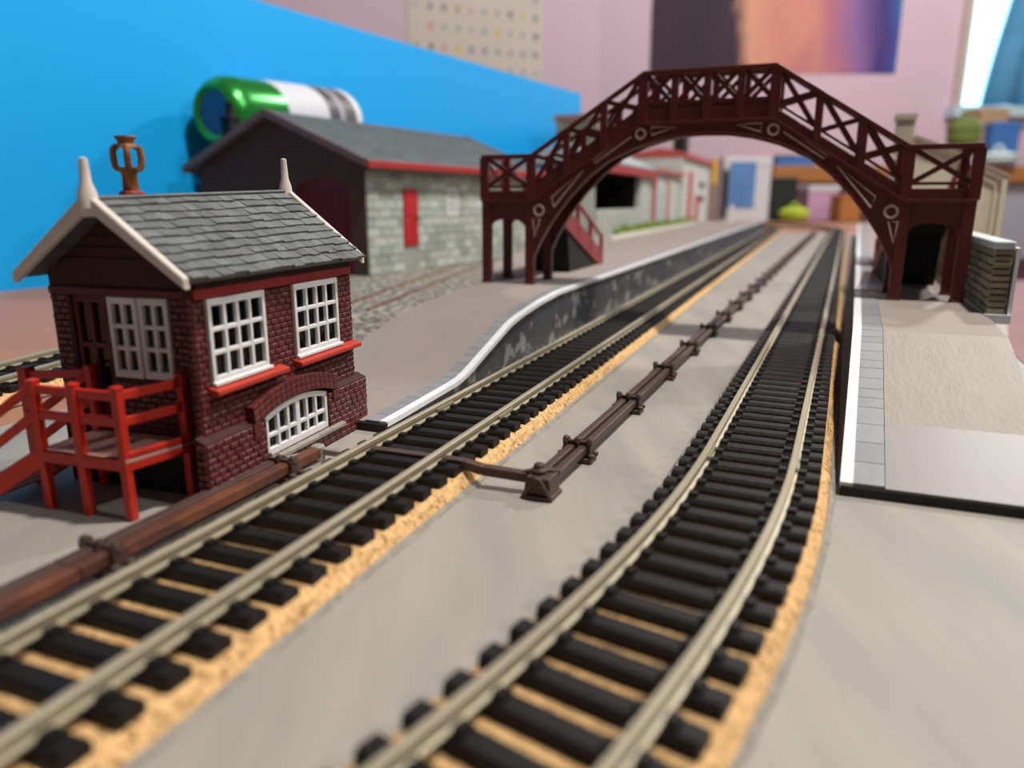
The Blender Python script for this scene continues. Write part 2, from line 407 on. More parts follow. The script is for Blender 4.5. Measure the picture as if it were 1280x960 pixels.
# ------------------------------------------------------------------ point rodding
def stool_mesh(n, pitch):
    b = MB(); w = n*pitch/2+1.
    b.box(-w, w, -2.2, 2.2, 0, 1.2)
    for i in range(n+1):
        x = -n*pitch/2+i*pitch
        b.box(x-.5, x+.5, -1.1, 1.1, 1.0, 4.5); b.tube([(x-.65,0,4.5),(x+.65,0,4.5)], .95, 8)
        b.tube([(x,-.9,4.2),(x,0,5.3),(x,.9,4.2)], .4, 6)
    b.bar((-w+.3,0,4.2), (w-.3,0,4.2), 1.0, .8)
    for x in (-w+.2, w-.2):
        for y in (-1.3, 1.3): b.lathe([(.8,1.2),(.8,2.0),(.3,2.3)], 8, (x,y,0))
    return b
def rod(b, path, w=2.0, h=1.9): 
    for p, q in zip(path[:-1], path[1:]): b.bar(p, q, w, h)
RZ = -A
pr = thing('point_rodding', 'rust-brown point rods on the ground between signal box and track', 'point rodding', UV(-97.6, -60), RZ)
for x, m in ((-1.6,'rodbrown'), (1.6,'rodrust')):
    b = MB(); rod(b, [(x,-60,2.9),(x,60,2.9),(x,128,2.9),(x,178 if x < 0 else 186,2.9)], 2.6, 2.2); b.build('rod', M[m], pr, .35)
sm = None
for v in (20, 76, 134, 176):
    v2 = v+0
    if sm is None: sm = stool_mesh(2, 3.2).build('rod_stool', M['stool'], pr, .15)
    else: c = sm.copy(); COL.objects.link(c); sm2 = c; c.parent = pr; sm2.location = (0, 0, 0)
    (sm if v == 20 else c).location = (0, v2*S, 0)
b = MB(); b.box(-2, 7, 177, 186, 0, 1.); b.bar((-1.6,180,2.6),(1.6,187,2.6), 1.8, 1.4); b.bar((1.6,187,3.),(9,187,3.), 1.6, 1.4); b.lathe([(1.5,1),(1.5,4.2),(.9,4.5)], 12, (1.6,186.5,0))
b.build('crank', M['steelbit'], pr, .2)
cr = thing('crossing_rod', 'thin brown rod passing under the rails from signal box side to crank', 'point rodding', UV(-88, 127.3), RZ)
b = MB(); rod(b, [(2,0,4.4),(26.5,0.3,4.4),(30.5,.6,3.6),(39.8,1.2,3.2)], 2.2, 1.9); b.build('rod', M['rodbrown'], cr, .2)

mr = thing('point_rodding', 'long dark brown pair of point rods between the two main tracks', 'point rodding', UV(-45.2, 128), RZ-math.atan(.033))
for x in (-1.35, 1.35):
    b = MB(); rod(b, [(x,2.5,2.8),(x,60,2.8),(x,300,2.8),(x,1330,2.8)], 1.9, 1.8); b.build('rod', M['rodbrown'], mr, .35)
st = None
vs_ = [22+42.5*i for i in range(31)]
for i, v in enumerate(vs_):
    if st is None: st = stool_mesh(2, 2.7).build('rod_stool', M['stool'], mr, .15); c = st
    else: c = st.copy(); COL.objects.link(c); c.parent = mr
    c.location = (0, v*S, 0)
b = MB()
b.prism([(-2.9,0),(3.0,0),(2.6,4.4),(-2.2,4.4)], 'y', -2.6, 2.6)
b.prism([(-3.2,0),(3.4,0),(3.2,.9),(-3.0,.9)], 'y', -3.2, 3.)
b.lathe([(1.7,4.4),(1.7,5.2),(1.1,5.4),(1.1,6.2),(.5,6.4)], 12, (-.6,.4,0))
b.bar((-.6,.4,4.9),(2.2,3.5,4.0), 1.8, 1.1); b.bar((-.6,.4,4.9),(-4.2,.8,3.6), 1.8, 1.1)
b.bar((-2.6,-2.9,.6),(.5,-2.9,4.5), .9, .8); b.bar((3.0,-2.9,.6),(.5,-2.9,4.5), .9, .8); b.bar((-2.6,-2.9,.5),(3.0,-2.9,.5), .9, .9)
b.build('crank', M['stool'], mr, .25)

# ------------------------------------------------------------------ signal box
T18 = R(18.2)
sbx = thing('signal_box', 'small maroon brick signal box with white windows and grey slate roof', 'signal box', (-55.44,128.26,0), pi/2-T18)
W1 = (5.3, 22., 22.4, 38.3); W2 = (32., 49.6, 22.4, 38.3)
GX = 5.                                                   # the gable wall stands back from the front corner pier
GW = (9.6, 23.2, 22.8, 38.2); GD = (24.6, 33., 11.6, 38.2)
# plinth
b = MB()
b.box(.0,17.6,0,2.4,0,12.3); b.box(40.6,58.5,0,2.4,0,12.3); b.box(17.6,40.6,0,2.4,0,4.4)
b.box(GX+.2,GX+1.8,2.4,39,0,12.3); b.box(56.9,58.5,2.4,39,0,12.3); b.box(GX+1.8,56.9,37.4,39,0,12.3)
for x0, x1 in ((0,16.5),(44.5,58.5)): b.prism([(0,12.3),(2.4,12.3),(2.4,13.6),(0,12.5)], 'x', x0, x1)
b.build('plinth_core', M['mortar'], sbx)
BR = dict(ch=1.28, bl=2.4, d=.3, gap=.12, cham=.2, tv=.22)
b = MB()
b.courses((0,0,0), (1,0,0), (0,0,1), (0,-1,0), 0, 58.5, .2, 12.3, [(17.4,40.8,4.2,14)], **BR)
b.courses((0,0,0), (0,1,0), (0,0,1), (-1,0,0), 0, 2.4, .2, 12.3, **BR)
b.courses((58.5,0,0), (0,1,0), (0,0,1), (1,0,0), 0, 39, .2, 12.3, **BR)
b.build('plinth_bricks', M['brick'], sbx)
# upper walls
b = MB()
xs = [2,5.3,22.,32.,49.6,56.5]; zs = [12.2,22.4,38.3,43.2]
for i in range(5):
    for j in range(3):
        if j == 1 and i in (1,3): continue
        if j == 0: continue
        b.box(xs[i],xs[i+1],2,3.6,zs[j],zs[j+1])
def arch_z(x, x0=17.6, x1=40.6, z0=12.6, rise=1.9):
    c = (x0+x1)/2; k = (x-c)/((x1-x0)/2); return z0+rise*(1-k*k)
ax = [17.6+23.0*i/12 for i in range(13)]
b.prism([(2,12.2),(17.6,12.2)]+[(x, arch_z(x)) for x in ax]+[(40.6,12.2),(56.5,12.2),(56.5,22.4),(2,22.4)], 'y', 2, 3.6)
ys = [3.6,GW[0],GW[1],GD[0],GD[1],37.8]
for i in range(5):
    for z0, z1 in ((11.6,12.4),(12.4,22.8),(22.8,38.2),(38.2,43.2)):
        if i == 1 and z0 == 22.8: continue
        if i == 3 and z0 in (11.6,12.4,22.8): continue
        b.box(GX,GX+1.6,ys[i],ys[i+1],z0,z1)
b.box(54.9,56.5,3.6,37.8,12.2,43.2); b.box(GX+1.6,54.9,36.2,37.8,12.2,43.2)
b.build('wall_core', M['mortar'], sbx)
b = MB()
b.courses((0,2,0), (1,0,0), (0,0,1), (0,-1,0), 2, 56.5, 13.2, 38.2, [(W1[0]-.2,W1[1]+.2,20.4,39),(W2[0]-.2,W2[1]+.2,20.4,39),(15,43,12,15.8),(18.5,40,12,17.4)], **BR)
b.courses((2,0,0), (0,1,0), (0,0,1), (-1,0,0), 2, 3.6, 13.2, 38.8, **BR)
b.courses((GX,0,0), (0,1,0), (0,0,1), (-1,0,0), 3.6, 37.8, .3, 38.2, [(GW[0]-.2,GW[1]+.2,21.8,39.5),(GD[0]-.4,GD[1]+.4,11,39.5)], **BR)
b.courses((56.5,0,0), (0,1,0), (0,0,1), (1,0,0), 2, 37.8, 13.2, 42.5, **BR)
b.build('wall_bricks', M['brick'], sbx)
# curved brick hood over the lower window
b = MB(); n = 17
for i in range(n):
    x0 = 13.6+31*i/n; x1 = 13.6+31*(i+1)/n
    def hz(x, o): k = (x-29.1)/15.5; return 12.3+o+2.9*(1-k*k)
    for q, (lo, hi) in enumerate(((.0,1.25),(1.3,2.5),(2.55,3.7))):
        k = random.uniform(.85, 1.1)
        b.prism([(x0+.05,hz(x0,lo)),(x1-.05,hz(x1,lo)),(x1-.05,hz(x1,hi)),(x0+.05,hz(x0,hi))], 'y', -.55+.1*q, 2.2, (k,k,k))
b.box(13.2,15.6,-.55,2.2,9.4,12.6,(.9,.9,.9)); b.box(42.4,44.6,-.55,2.2,10.4,12.6,(.9,.9,.9))
b.build('brick_hood', M['brick'], sbx, .12)
# eaves boarding, lintels, sills
b = MB(); b.box(3,55.5,1.4,2,40.2,43.2); b.build('eaves_boarding', M['darkboard'], sbx)
b = MB(); b.box(2.4,56.2,1.3,2.1,38.5,40.3); b.build('lintel', M['lintel'], sbx, .2)
b = MB(); b.box(GX-.7,GX+.1,3.6,37.6,38.3,39.8); b.build('lintel', M['doorred'], sbx, .2)  # darker than the front lintel: shade of the gable put into the colour
for x0, x1 in ((4.2,26.6),(31.,56.9)):
    b = MB(); b.prism([(-.4,20.6),(3.2,20.6),(3.2,22.5),(-.4,21.7)], 'x', x0, x1); b.build('sill', M['redsill'], sbx, .3)
b = MB(); b.prism([(-1.2,3.2),(1.,3.2),(1.,4.5),(-1.2,4.1)], 'x', 17.5, 46.2); b.build('sill', M['corkgrey'], sbx, .2)
def window(x0, x1, z0, z1, nx, nz, plane, flip=False, sash=None, arch=None, bottom=1.5, mull=None):
    """window frame with muntins; plane = y of its front face (or x when flip). returns the part"""
    b = MB(); d0, d1 = plane-.35, plane+.75
    def bx(a0, a1, c0, c1, e0=d0, e1=d1):
        if flip: b.box(e0, e1, a0, a1, c0, c1)
        else: b.box(a0, a1, e0, e1, c0, c1)
    fw = .95
    bx(x0, x0+fw, z0, z1 if not arch else arch_z(x0)); bx(x1-fw, x1, z0, z1 if not arch else arch_z(x1))
    bx(x0+fw, x1-fw, z0, z0+bottom)
    if not arch: bx(x0+fw, x1-fw, z1-1.3, z1)
    zt = z1-1.3; zb = z0+bottom
    pw = (x1-x0-2*fw)/nx
    for i in range(1, nx):
        x = x0+fw+pw*i; w = .42 if i != mull else .75
        top = zt if not arch else arch_z(x)-.4
        bx(x-w, x+w, zb, top, d0+.1, d1-.1)
    for j in range(1, nz):
        z = zb+(zt-zb)*j/nz if not arch else 8.6
        bx(x0+fw, x1-fw, z-.42, z+.42, d0+.12, d1-.12)
    if arch:
        b.prism([(x, arch_z(x)-1.0) for x in ax]+[(x, arch_z(x)+.25) for x in ax[::-1]], 'y', d0, d1)
    if not arch and not flip: bx(x0-.25, x1+.5, z0-.2, z0+.5, d0-.6, d0+.3)
    f = b.build('window', M['white'], sbx, .14)
    g = MB()
    if flip: g.box(d1-.3, d1-.15, x0+.3, x1-.3, z0+.3, z1-.3)
    else: g.box(x0+.3, x1-.3, d1-.3, d1-.15, z0+.3, (z1 if not arch else 12.6)-.3)
    g.build('pane', M['pane'], f)
    return f
window(*W1, 4, 3, 1.6); window(*W2, 4, 3, 1.6)
window(17.6, 40.6, 4.4, 14.4, 6, 2, .5, arch=True, mull=3)
gm = (GW[0]+GW[1])/2
window(GW[0], gm-.1, GW[2], GW[3], 2, 3, GX-.3, flip=True); window(gm+.1, GW[1], GW[2], GW[3], 2, 3, GX-.6, flip=True)
# pale sheet added behind the lower window for its reflected grey, dark floor inside
b = MB(); b.box(19.5,41.3,5.5,6,3.5,13); b.build('reflection_backing', M['greypanel'], sbx)
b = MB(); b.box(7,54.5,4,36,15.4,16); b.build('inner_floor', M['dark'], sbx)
b = MB(); b.box(GX-.5,GX-.1,2.6,37.6,0,10.9); b.build('shade_sheet', M['black'], sbx)  # black sheet added for the shade beneath the landing
# door: two tall pairs of panes over a panel
b = MB(); d0, d1 = GX+.4, GX+1.4; y0, y1, z0, z1 = GD
b.box(d0,d1,y0,y0+1.1,z0,z1); b.box(d0,d1,y1-1.1,y1,z0,z1); b.box(d0,d1,y0+1.1,y1-1.1,z1-1.4,z1); b.box(d0,d1,y0+1.1,y1-1.1,z0,19.4)
ym = (y0+y1)/2
b.box(d0,d1,ym-.4,ym+.4,19.4,z1-1.4); b.box(d0,d1,y0+1.1,y1-1.1,27.9,29.); b.box(d0-.3,d0,y0+1.6,y1-1.6,13,18.4)
dr = b.build('door', M['doorred'], sbx, .15)
b = MB(); b.box(d1-.3,d1-.15,y0+1.,y1-1.,17.6,z1-1.2); b.build('pane', M['pane'], dr)
b = MB(); b.lathe([(.35,0),(.35,.6),(.55,.7),(.5,1.1),(.2,1.2)], 10, (0,0,0), 'x'); b.build('knob', M['rustpot'], dr, loc=(d0-1.2,y0+.6,25))
# gable ends and roof
RZN, RZF = 55.9, 57.9; EV = 42.6
def ry(x): return 19.+1.4*(x+1)/60
HS = 19.9
for x0, x1, rz in ((GX-.2,GX+1.2,RZN),(55.3,56.6,RZF)):
    b = MB(); c = ry(x0)
    b.prism([(c-HS+.6,42.8),(c+HS-.6,42.8),(c,rz-1.2)], 'x', x0, x1)
    if x0 < 10:
        for z in (45, 47, 49, 51, 53):
            k = (z-42.8)/(RZN-1.2-42.8); b.box(x0-.3,x0,c-19*(1-k)+.5,c+19*(1-k)-.5,z-.25,z+.25)
    b.build('gable', M['darkboard'], sbx)
def roof_pt(x, k, side, lift=0):
    "k = 0 at the eave .. 1 at the ridge; side -1 front, 1 back"
    rz = RZN+(RZF-RZN)*(x+.5)/60; y = ry(x)*k+19.2*(1-k)+side*(HS*(1-k)); z = EV+(rz-EV)*k
    sl = math.atan2(rz-EV, HS); return (x, y+side*sin(sl)*lift, z+cos(sl)*lift)
b = MB()
for side in (-1, 1):
    rows = 10
    vs = [roof_pt(x,k,side,l) for x in (-.4,59.2) for k in (0,1) for l in (-1.1,-.1)]
    b.add(vs, [(0,1,3,2),(4,6,7,5),(0,4,5,1),(2,3,7,6),(1,5,7,3),(0,2,6,4)], (.7,.7,.7))
    for r in range(rows):
        x = -.4-(1.9 if r % 2 else 0); k0 = (r-.12)/rows if r else -.02; k1 = min(1., (r+1.05)/rows)
        while x < 59.2:
            e = x+3.75*random.uniform(.92, 1.08); xa, xb = max(x,-.4), min(e,59.2); x = e
            if xb-xa < .3: continue
            j = random.uniform(-.012, .012); t = random.uniform(.80, 1.14)
            lo, hi = random.uniform(.42, .66), .05
            q = [roof_pt(xa+.07,k0+j,side,-.1),roof_pt(xb-.07,k0+j,side,-.1),roof_pt(xb-.07,k1,side,-.1),roof_pt(xa+.07,k1,side,-.1),
                 roof_pt(xa+.07,k0+j,side,lo),roof_pt(xb-.07,k0+j,side,lo*random.uniform(.9,1.1)),roof_pt(xb-.07,k1,side,hi),roof_pt(xa+.07,k1,side,hi)]
            b.add(q, [(4,5,6,7),(0,1,5,4),(1,2,6,5),(2,3,7,6),(3,0,4,7)], (t,t,t*random.uniform(.98,1.02)))
b.build('slate_roof', M['slate'], sbx)
b = MB(); b.bar((-.4,ry(0),RZN+.2),(59.2,ry(59),RZF+.2), 1.7, .6, tint=(1.05,1.05,1.05)); b.build('ridge_tiles', M['slate'], sbx, .25)
def barge(x, rz, fin, name):
    b = MB(); c = ry(x)
    for side in (-1, 1):
        y0 = 19.2+side*(HS-.3)
        pts = [(y0,40.7),(y0-side*.1,42.9),(c,rz+1.3),(c,rz-1.7)]
        b.prism(pts, 'x', x-.85, x+.85)
    b.prism([(c-1.4,rz-3.0),(c+1.4,rz-3.0),(c+1.8,rz-.4),(c-1.8,rz-.4)], 'x', x-.7, x+.7)
    o = b.build(name, M['barge'], sbx, .4, seg=3)
    b = MB(); h = fin-rz
    b.tube([(x,c,rz-1.5),(x,c,rz+1.2),(x,c,rz+h*.4),(x,c,rz+h*.75),(x,c,fin-.2),(x,c,fin)], 1, 10, rr=[1.8,1.55,.95,.8,.7,.35])
    b.build('finial', M['barge'], o)
barge(-.9, RZN, 62.9, 'bargeboard'); barge(59.4, RZF, 65.8, 'bargeboard')
b = MB(); cx, cy, cz = 11.6, 21.6, 55.6
b.lathe([(1.45,0),(1.35,4.9),(1.5,5.2),(2.2,5.7),(2.3,6.1),(1.2,6.2)], 16, (cx,cy,cz))
b.lathe([(1.2,9.8),(2.1,9.8),(1.8,10.3),(1.3,10.5),(1.5,11.),(1.95,11.6),(1.85,11.8),(1.0,11.7)], 16, (cx,cy,cz))
for k in range(4):
    a = pi/2*k-2.35
    b.tube([(cx+cos(a)*r, cy+sin(a)*r, cz+h) for r, h in ((1.6,5.8),(2.15,6.2),(2.35,7.8),(2.25,9.4),(1.6,10.0))], .6, 8)
v_ = b.build('roof_vent', M['rustpot'], sbx)
b = MB(); b.lathe([(2.2,.2),(2.2,1.5),(1.8,1.9)], 16, (cx,cy,cz)); b.build('vent_base', M['lintel'], v_)

# red timber landing and stairs
stc = MB()
stc.prism([(-8.8,9.8),(-9.0,30.2),(4.8,30.2),(4.8,6.6)], 'z', 10.9, 11.5)
deck = stc.build('staircase', M['deckpink'], sbx)
def red(nm, b, bev=.25): return b.build(nm, M['red'], deck, bev)
P3, P2, P1, P4, P0 = (-8.1,10.6), (-8.4,20.), (-8.4,29.3), (4.,7.7), (4.1,29.5)
for (x, y) in (P3, P2, P1, P4, P0):
    b = MB(); b.box(x-.8,x+.8,y-.8,y+.8,0,24.2); b.box(x-.9,x+.9,y-.9,y+.9,23.9,24.7); red('post', b)
def rail(p, q, h=1.5, w=1.0):
    b = MB(); b.bar(p, q, w, h); red('rail', b, .2)
for z, h in ((22.9,1.7),(18.2,1.7)):
    rail((*P3,z),(*P1,z),h); rail((*P3,z),(*P4,z),h)
rail((P3[0]-.3,P3[1],10.4),(P1[0]-.3,P1[1],10.4),2.2); rail((P3[0],P3[1]-.4,10.4),(P4[0],P4[1]-.4,10.4),2.2); rail((P1[0],30,10.4),(P0[0],30,10.4),2.)
rail((P3[0],P3[1]-.4,12.2),(P4[0],P4[1]-.4,12.2),1.1)
# steep flight going down beside the box
A0, A1, B0_, B1_ = (-8.6,29.4), (-12.2,43.), (4.2,29.4), (.6,43.)
for a, c in ((A0,A1),(B0_,B1_)):
    b = MB(); b.bar((*a,10.2),(*c,-.0+1.4), 1.0, 3.4, (0,0,1)); red('stringer', b)
    for dz_ in (12.7, 7.6):
        rail((*a,10.6+dz_),(c[0],c[1]-.8,1.2+dz_), 1.7)
    b = MB(); b.box(c[0]-.9,c[0]+.9,c[1]-1.8,c[1],0,14.8); b.box(c[0]-1,c[0]+1,c[1]-1.9,c[1]+.1,14.4,15.3); red('post', b)
for k in range(6):
    t = (k+.6)/6.4; xa = A0[0]+(A1[0]-A0[0])*t; xb = B0_[0]+(B1_[0]-B0_[0])*t; y = 29.4+13.6*t; z = 11.2-10.8*t
    b = MB(); b.box(xa,xb,y-1.1,y+1.1,z-.3,z+.25); b.build('tread', M['deckpink'], deck, .1)
rail((*P0,23.2),(3.4,45.6,21.6), 1.7); rail((*P0,23.),(5.2,36,23.), 1.6)
b = MB(); b.box(2.3,4.7,44.4,46.8,0,23.4); red('post', b)

# ------------------------------------------------------------------ left platform
PZ = 19.5                                                # height of both platforms
def lerp(P, v):
    if v <= P[0][0]: return P[0][1]
    for (a, p), (c, q) in zip(P[:-1], P[1:]):
        if v <= c: return p+(q-p)*(v-a)/(c-a)
    return P[-1][1]
def lz(v): return lerp([(150,2.2),(160,2.5),(192,3.9),(197,4.7),(236,15.1),(248,16.6),(268,18.4),(290,PZ),(1560,PZ),(1600,PZ-.4)], v)
pl = thing('station_platform', 'long station platform with white edge and dark stone face, ramp by the signal box', 'platform', UV(-95, 152), RZ)
vv = [152,160,168,176,184,190,194,199,203,208,214,220,227,234,241,248,255,262,268,275,283,290,306,330,340,380,420,450,600,640,800,1000,1200,1400,1490,1500]
def ledge(v): return lerp([(152,-146),(200,-145),(211,-141.7),(228,-140.5),(249,-139.4),(275,-138.6),(306,-137.5),(330,-142),(420,-180),(640,-232),(900,-300),(1500,-340)], v)
def eu(v): return lerp([(152,-94.0),(200,-93.6),(300,-95.2),(1500,-95.2)], v)
def strip3(u0f, u1f, zt, zb, name, mat, parent, u_, v_off, vl=None, zf=lz, tintf=None):
    b = MB(); vl = vl or vv; vs = []
    for v in vl:
        a, c = u0f(v)-u_, u1f(v)-u_; z = zf(v)
        zb_ = zb(v) if callable(zb) else zb
        vs += [(a, v-v_off, zb_), (c, v-v_off, zb_), (c, v-v_off, z+zt), (a, v-v_off, z+zt)]
    fs = [(0,1,2,3)]
    for i in range(len(vl)-1):
        k = i*4; fs += [(k+j, k+(j+1)%4, k+4+(j+1)%4, k+4+j) for j in range(4)]
    k = (len(vl)-1)*4; fs += [(k+3,k+2,k+1,k)]
    b.add(vs, fs)
    return b.build(name, mat, parent)
strip3(ledge, lambda v: eu(v)-6.5, 0, .0, 'deck', M['platform'], pl, -95, 152)
strip3(lambda v: eu(v)-2.4, lambda v: eu(v)-.0, .45, lambda v: max(0.1, lz(v)-.9), 'white_edge', M['platwhite'], pl, -95, 152)
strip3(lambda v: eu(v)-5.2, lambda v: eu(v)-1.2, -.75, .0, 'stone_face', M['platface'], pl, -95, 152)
b = MB(); v = 152.
while v < 1498:
    w = 5.2 if v < 420 else 40
    e = min(v+w, 1499); k = random.uniform(.9, 1.06)
    q = [(eu(a)+95-6.7 if s_ else eu(a)+95-2.3, a-152, lz(a)+dz) for dz in (-.6,.3) for a, s_ in ((v+.15,1),(v+.15,0),(e,0),(e,1))]
    b.add(q, [(3,2,1,0),(4,5,6,7),(0,1,5,4),(1,2,6,5),(2,3,7,6),(3,0,4,7)], (k,k,k)); v = e
b.build('coping_slabs', M['platgrey'], pl)
b = MB(); b.box(-50,.9,-.9,.1,0,2.0); b.build('ramp_end', M['platblack'], pl)

# ------------------------------------------------------------------ right platform
def rz_(v): return lerp([(150,2.3),(236,PZ),(1400,PZ)], v)
def re_(v): return 8.7+.044*(v-150)
def rr_(v): return lerp([(150,48.),(202,48.8),(213,50),(232,51),(246,51.6),(270,53.4),(282,53.),(284,53.2),(430,54.5),(450,88),(1400,112)], v)
rp = thing('station_platform', 'station platform with grey edging slabs and a sloping end in the foreground', 'platform', UV(8.7, 150), RZ)
va = [150,160,170,178]; vb = [178,190,202,213,224,232,236]; vc = [236,246,258,270,282,288]; vd = [288,430,450,600,900,1400]
inner = lambda v: re_(v)+7.9
skew = lambda v: v
strip3(inner, rr_, 0, 0, 'smooth_ramp', M['platgloss'], rp, 8.7, 150, va, rz_)
strip3(inner, rr_, 0, 0, 'worn_ramp', M['platscratch'], rp, 8.7, 150, vb, rz_)
strip3(inner, rr_, 0, 0, 'deck', M['platform'], rp, 8.7, 150, vc+vd[1:], rz_)
strip3(lambda v: re_(v)-.1, lambda v: re_(v)+2.2, .35, lambda v: rz_(v)-1.0, 'white_edge', M['platwhite'], rp, 8.7, 150, va+vb[1:]+vc[1:]+vd[1:], rz_)
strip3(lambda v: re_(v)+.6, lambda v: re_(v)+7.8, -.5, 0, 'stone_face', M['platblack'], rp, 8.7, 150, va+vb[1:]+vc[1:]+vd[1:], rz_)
b = MB(); v = 150.2; i = 0
while v < 1390:
    w = (8.5 if v < 182 else random.choice((4.4,5.2,6.4))) if v < 420 else 40
    e = min(v+w, 1395); k = random.uniform(.88, 1.06)
    q = [((re_(a)+(2.2 if s else 7.75))-8.7, a-150, rz_(a)+dz) for dz in (-.45,.25) for a, s in ((v+.12,1),(v+.12,0),(e-.05,0),(e-.05,1))]
    b.add(q, [(3,2,1,0),(4,5,6,7),(0,1,5,4),(1,2,6,5),(2,3,7,6),(3,0,4,7)], (k,k,k)); v = e
b.build('coping_slabs', M['platgrey'], rp)
b = MB(); b.box(0,40.1,-.5,.2,0,1.9); b.build('ramp_end', M['platblack'], rp)

# ------------------------------------------------------------------ footbridge
CU = -47.0; V0 = 334.5; DEP = 28.; ZP = 17.
fb = thing('footbridge', 'maroon arched station footbridge with cross-braced railings spanning both tracks', 'footbridge', UV(CU, V0, 0), RZ)
LO, LI, KN = 102.5, 77.8, 26.8
DB, DK = 55.8, 88.2                                       # underside line of the railings at the landings and on the crown
def deck_line(c):
    a = abs(c)
    return DB if a >= LI else (DK if a <= KN else DK-(DK-DB)*(a-KN)/(LI-KN))
def arch_line(c):
    P = [(0,82.9),(10,82.6),(20,81.0),(30,78.2),(41,73.2),(50,66.4),(58,58.4),(64,51.0),(69,43.8),(73,36.8),(75.6,31.2),(77.8,24)]
    a = abs(c)
    for (p, q), (r, t) in zip(P[:-1], P[1:]):
        if a <= r: return q+(t-q)*(a-p)/(r-p)
    return 24.
RAILH = 19.0
def girder(yf, sgn, up=0.):
    """one side of the bridge: yf = y of its outer face, sgn = direction inwards, up = how much higher it sits"""
    deckz = lambda c: deck_line(c)+up
    archz = lambda c: arch_line(c)+up
    b = MB(); y0, y1 = sorted((yf, yf+sgn*1.4))
    cs = [-LI+2*LI*i/72 for i in range(73)]
    b.prism([(c, archz(c)) for c in cs]+[(c, deckz(c)) for c in cs[::-1]], 'y', y0, y1)
    k = [-LO,-LI,-KN,KN,LI,LO] if sgn > 0 else [-LI,-KN,KN,LI]      # open towards the stairs at the back
    def plate(o0, o1, ya, yb):
        b.prism([(c, deckz(c)+o0) for c in k]+[(c, deckz(c)+o1) for c in k[::-1]], 'y', min(ya,yb), max(ya,yb))
    plate(-.9, .6, yf-sgn*.9, yf+sgn*2.2)                 # bottom flange
    plate(.5, 4.6, y0, y1)                               # kick plate
    b.box(-KN, KN, y0, y1, DK+up+4.5, DK+up+8.6)
    b.prism([(-LI, DB+up+4.5), (-KN, DK+up+4.5), (-KN, DK+up+7.2), (-LI, DB+up+7.2)], 'y', y0, y1)
    plate(5.9, 7.1, yf, yf+sgn*1.2)                       # lower rail
    a = []
    for c in cs: a.append((c, archz(c)))
    b.prism([(c, z-.5) for c, z in a]+[(c, z+1.0) for c, z in a[::-1]], 'y', min(yf-sgn*.9, yf+sgn*2.4), max(yf-sgn*.9, yf+sgn*2.4))
    g = b.build('side_girder', M['bridge'], fb, .15)
    b = MB(); b.prism([(c, deckz(c)+RAILH) for c in k]+[(c, deckz(c)+RAILH+2.0) for c in k[::-1]], 'y', min(yf-sgn*.8,yf+sgn*1.8), max(yf-sgn*.8,yf+sgn*1.8))
    b.build('handrail', M['bridge'], g, .2)
    ps = [-LO+1.3,-LI,-LI+17,-LI+34,-KN,-KN+13.4,0,KN-13.4,KN,LI-34,LI-17,LI,LO-1.3]
    for i, c in enumerate(ps):
        b = MB(); w = 2.1 if abs(abs(c)-LI) < 1 or abs(abs(c)-KN) < 1 or abs(c) > LO-3 else 1.5
        b.box(c-w, c+w, min(yf-sgn*.7,yf+sgn*1.6), max(yf-sgn*.7,yf+sgn*1.6), deckz(c)+.3, deckz(c)+RAILH+.6); b.build('post', M['bridge'], g, .2)
    for c, d in zip(ps[:-1], ps[1:]):
        if sgn < 0 and abs(c+d)/2 > LI: continue
        b = MB(); e = 1.4; p0, p1 = c+e, d-e
        lo = lambda x: deckz(x)+(8.4 if abs(c+d)/2 < KN else 6.6)
        hi = lambda x: deckz(x)+RAILH+.3
        b.bar((p0,yf+sgn*.6,lo(p0)),(p1,yf+sgn*.6,hi(p1)), 1.9, 1.1, (0,1,0))
        b.bar((p0,yf+sgn*.75,hi(p0)),(p1,yf+sgn*.75,lo(p1)), 1.9, 1.1, (0,1,0))
        b.build('cross_brace', M['bridge'], g, .15)
    # raised mouldings in the spandrels
    if sgn > 0:
        for s in (-1, 1):
            b = MB(); y = yf-.25
            def ring(c, z, r): b.tube([(s*c+r*cos(2*pi*i/20), y, z+r*sin(2*pi*i/20)) for i in range(20)], .5, 6, True)
            def tri(*pts): b.tube([(s*p, y, q) for p, q in pts], .42, 6, True)
            ring(73.6, 51.6, 2.3)
            tri((73.0,47.8),(76.4,47.8),(75.6,39.5))
            tri((52.5,69.2),(67.5,57.4),(66.2,53.2))
            ring(27.2, 83.9, 2.0)
            tri((12.5,86.4),(22.6,86.6),(22.4,83.2))
            tri((31.2,82.9),(32.6,84.2),(48.5,73.6),(47.2,72.3))
            b.build('moulding', M['bridgewornlit'], g)
    return g
girder(0, 1); girder(DEP, -1, 2.2)
deckz = lambda c: deck_line(c)+1.0; archz = arch_line
# walkway
b = MB()
cs = [-LO+1,-LI,-KN,KN,LI,LO-1]
b.prism([(c, deckz(c)-.2) for c in cs]+[(c, deckz(c)+1.2) for c in cs[::-1]], 'y', 1.4, DEP-1.4)
for s in (-1, 1):
    for i in range(14):
        c = s*(KN+ (LI-KN)*(i+.5)/14); b.box(c-1.6, c+1.6, 1.5, DEP-1.5, deckz(c)+1., deckz(c)+2.)
b.build('walkway', M['bridge'], fb)
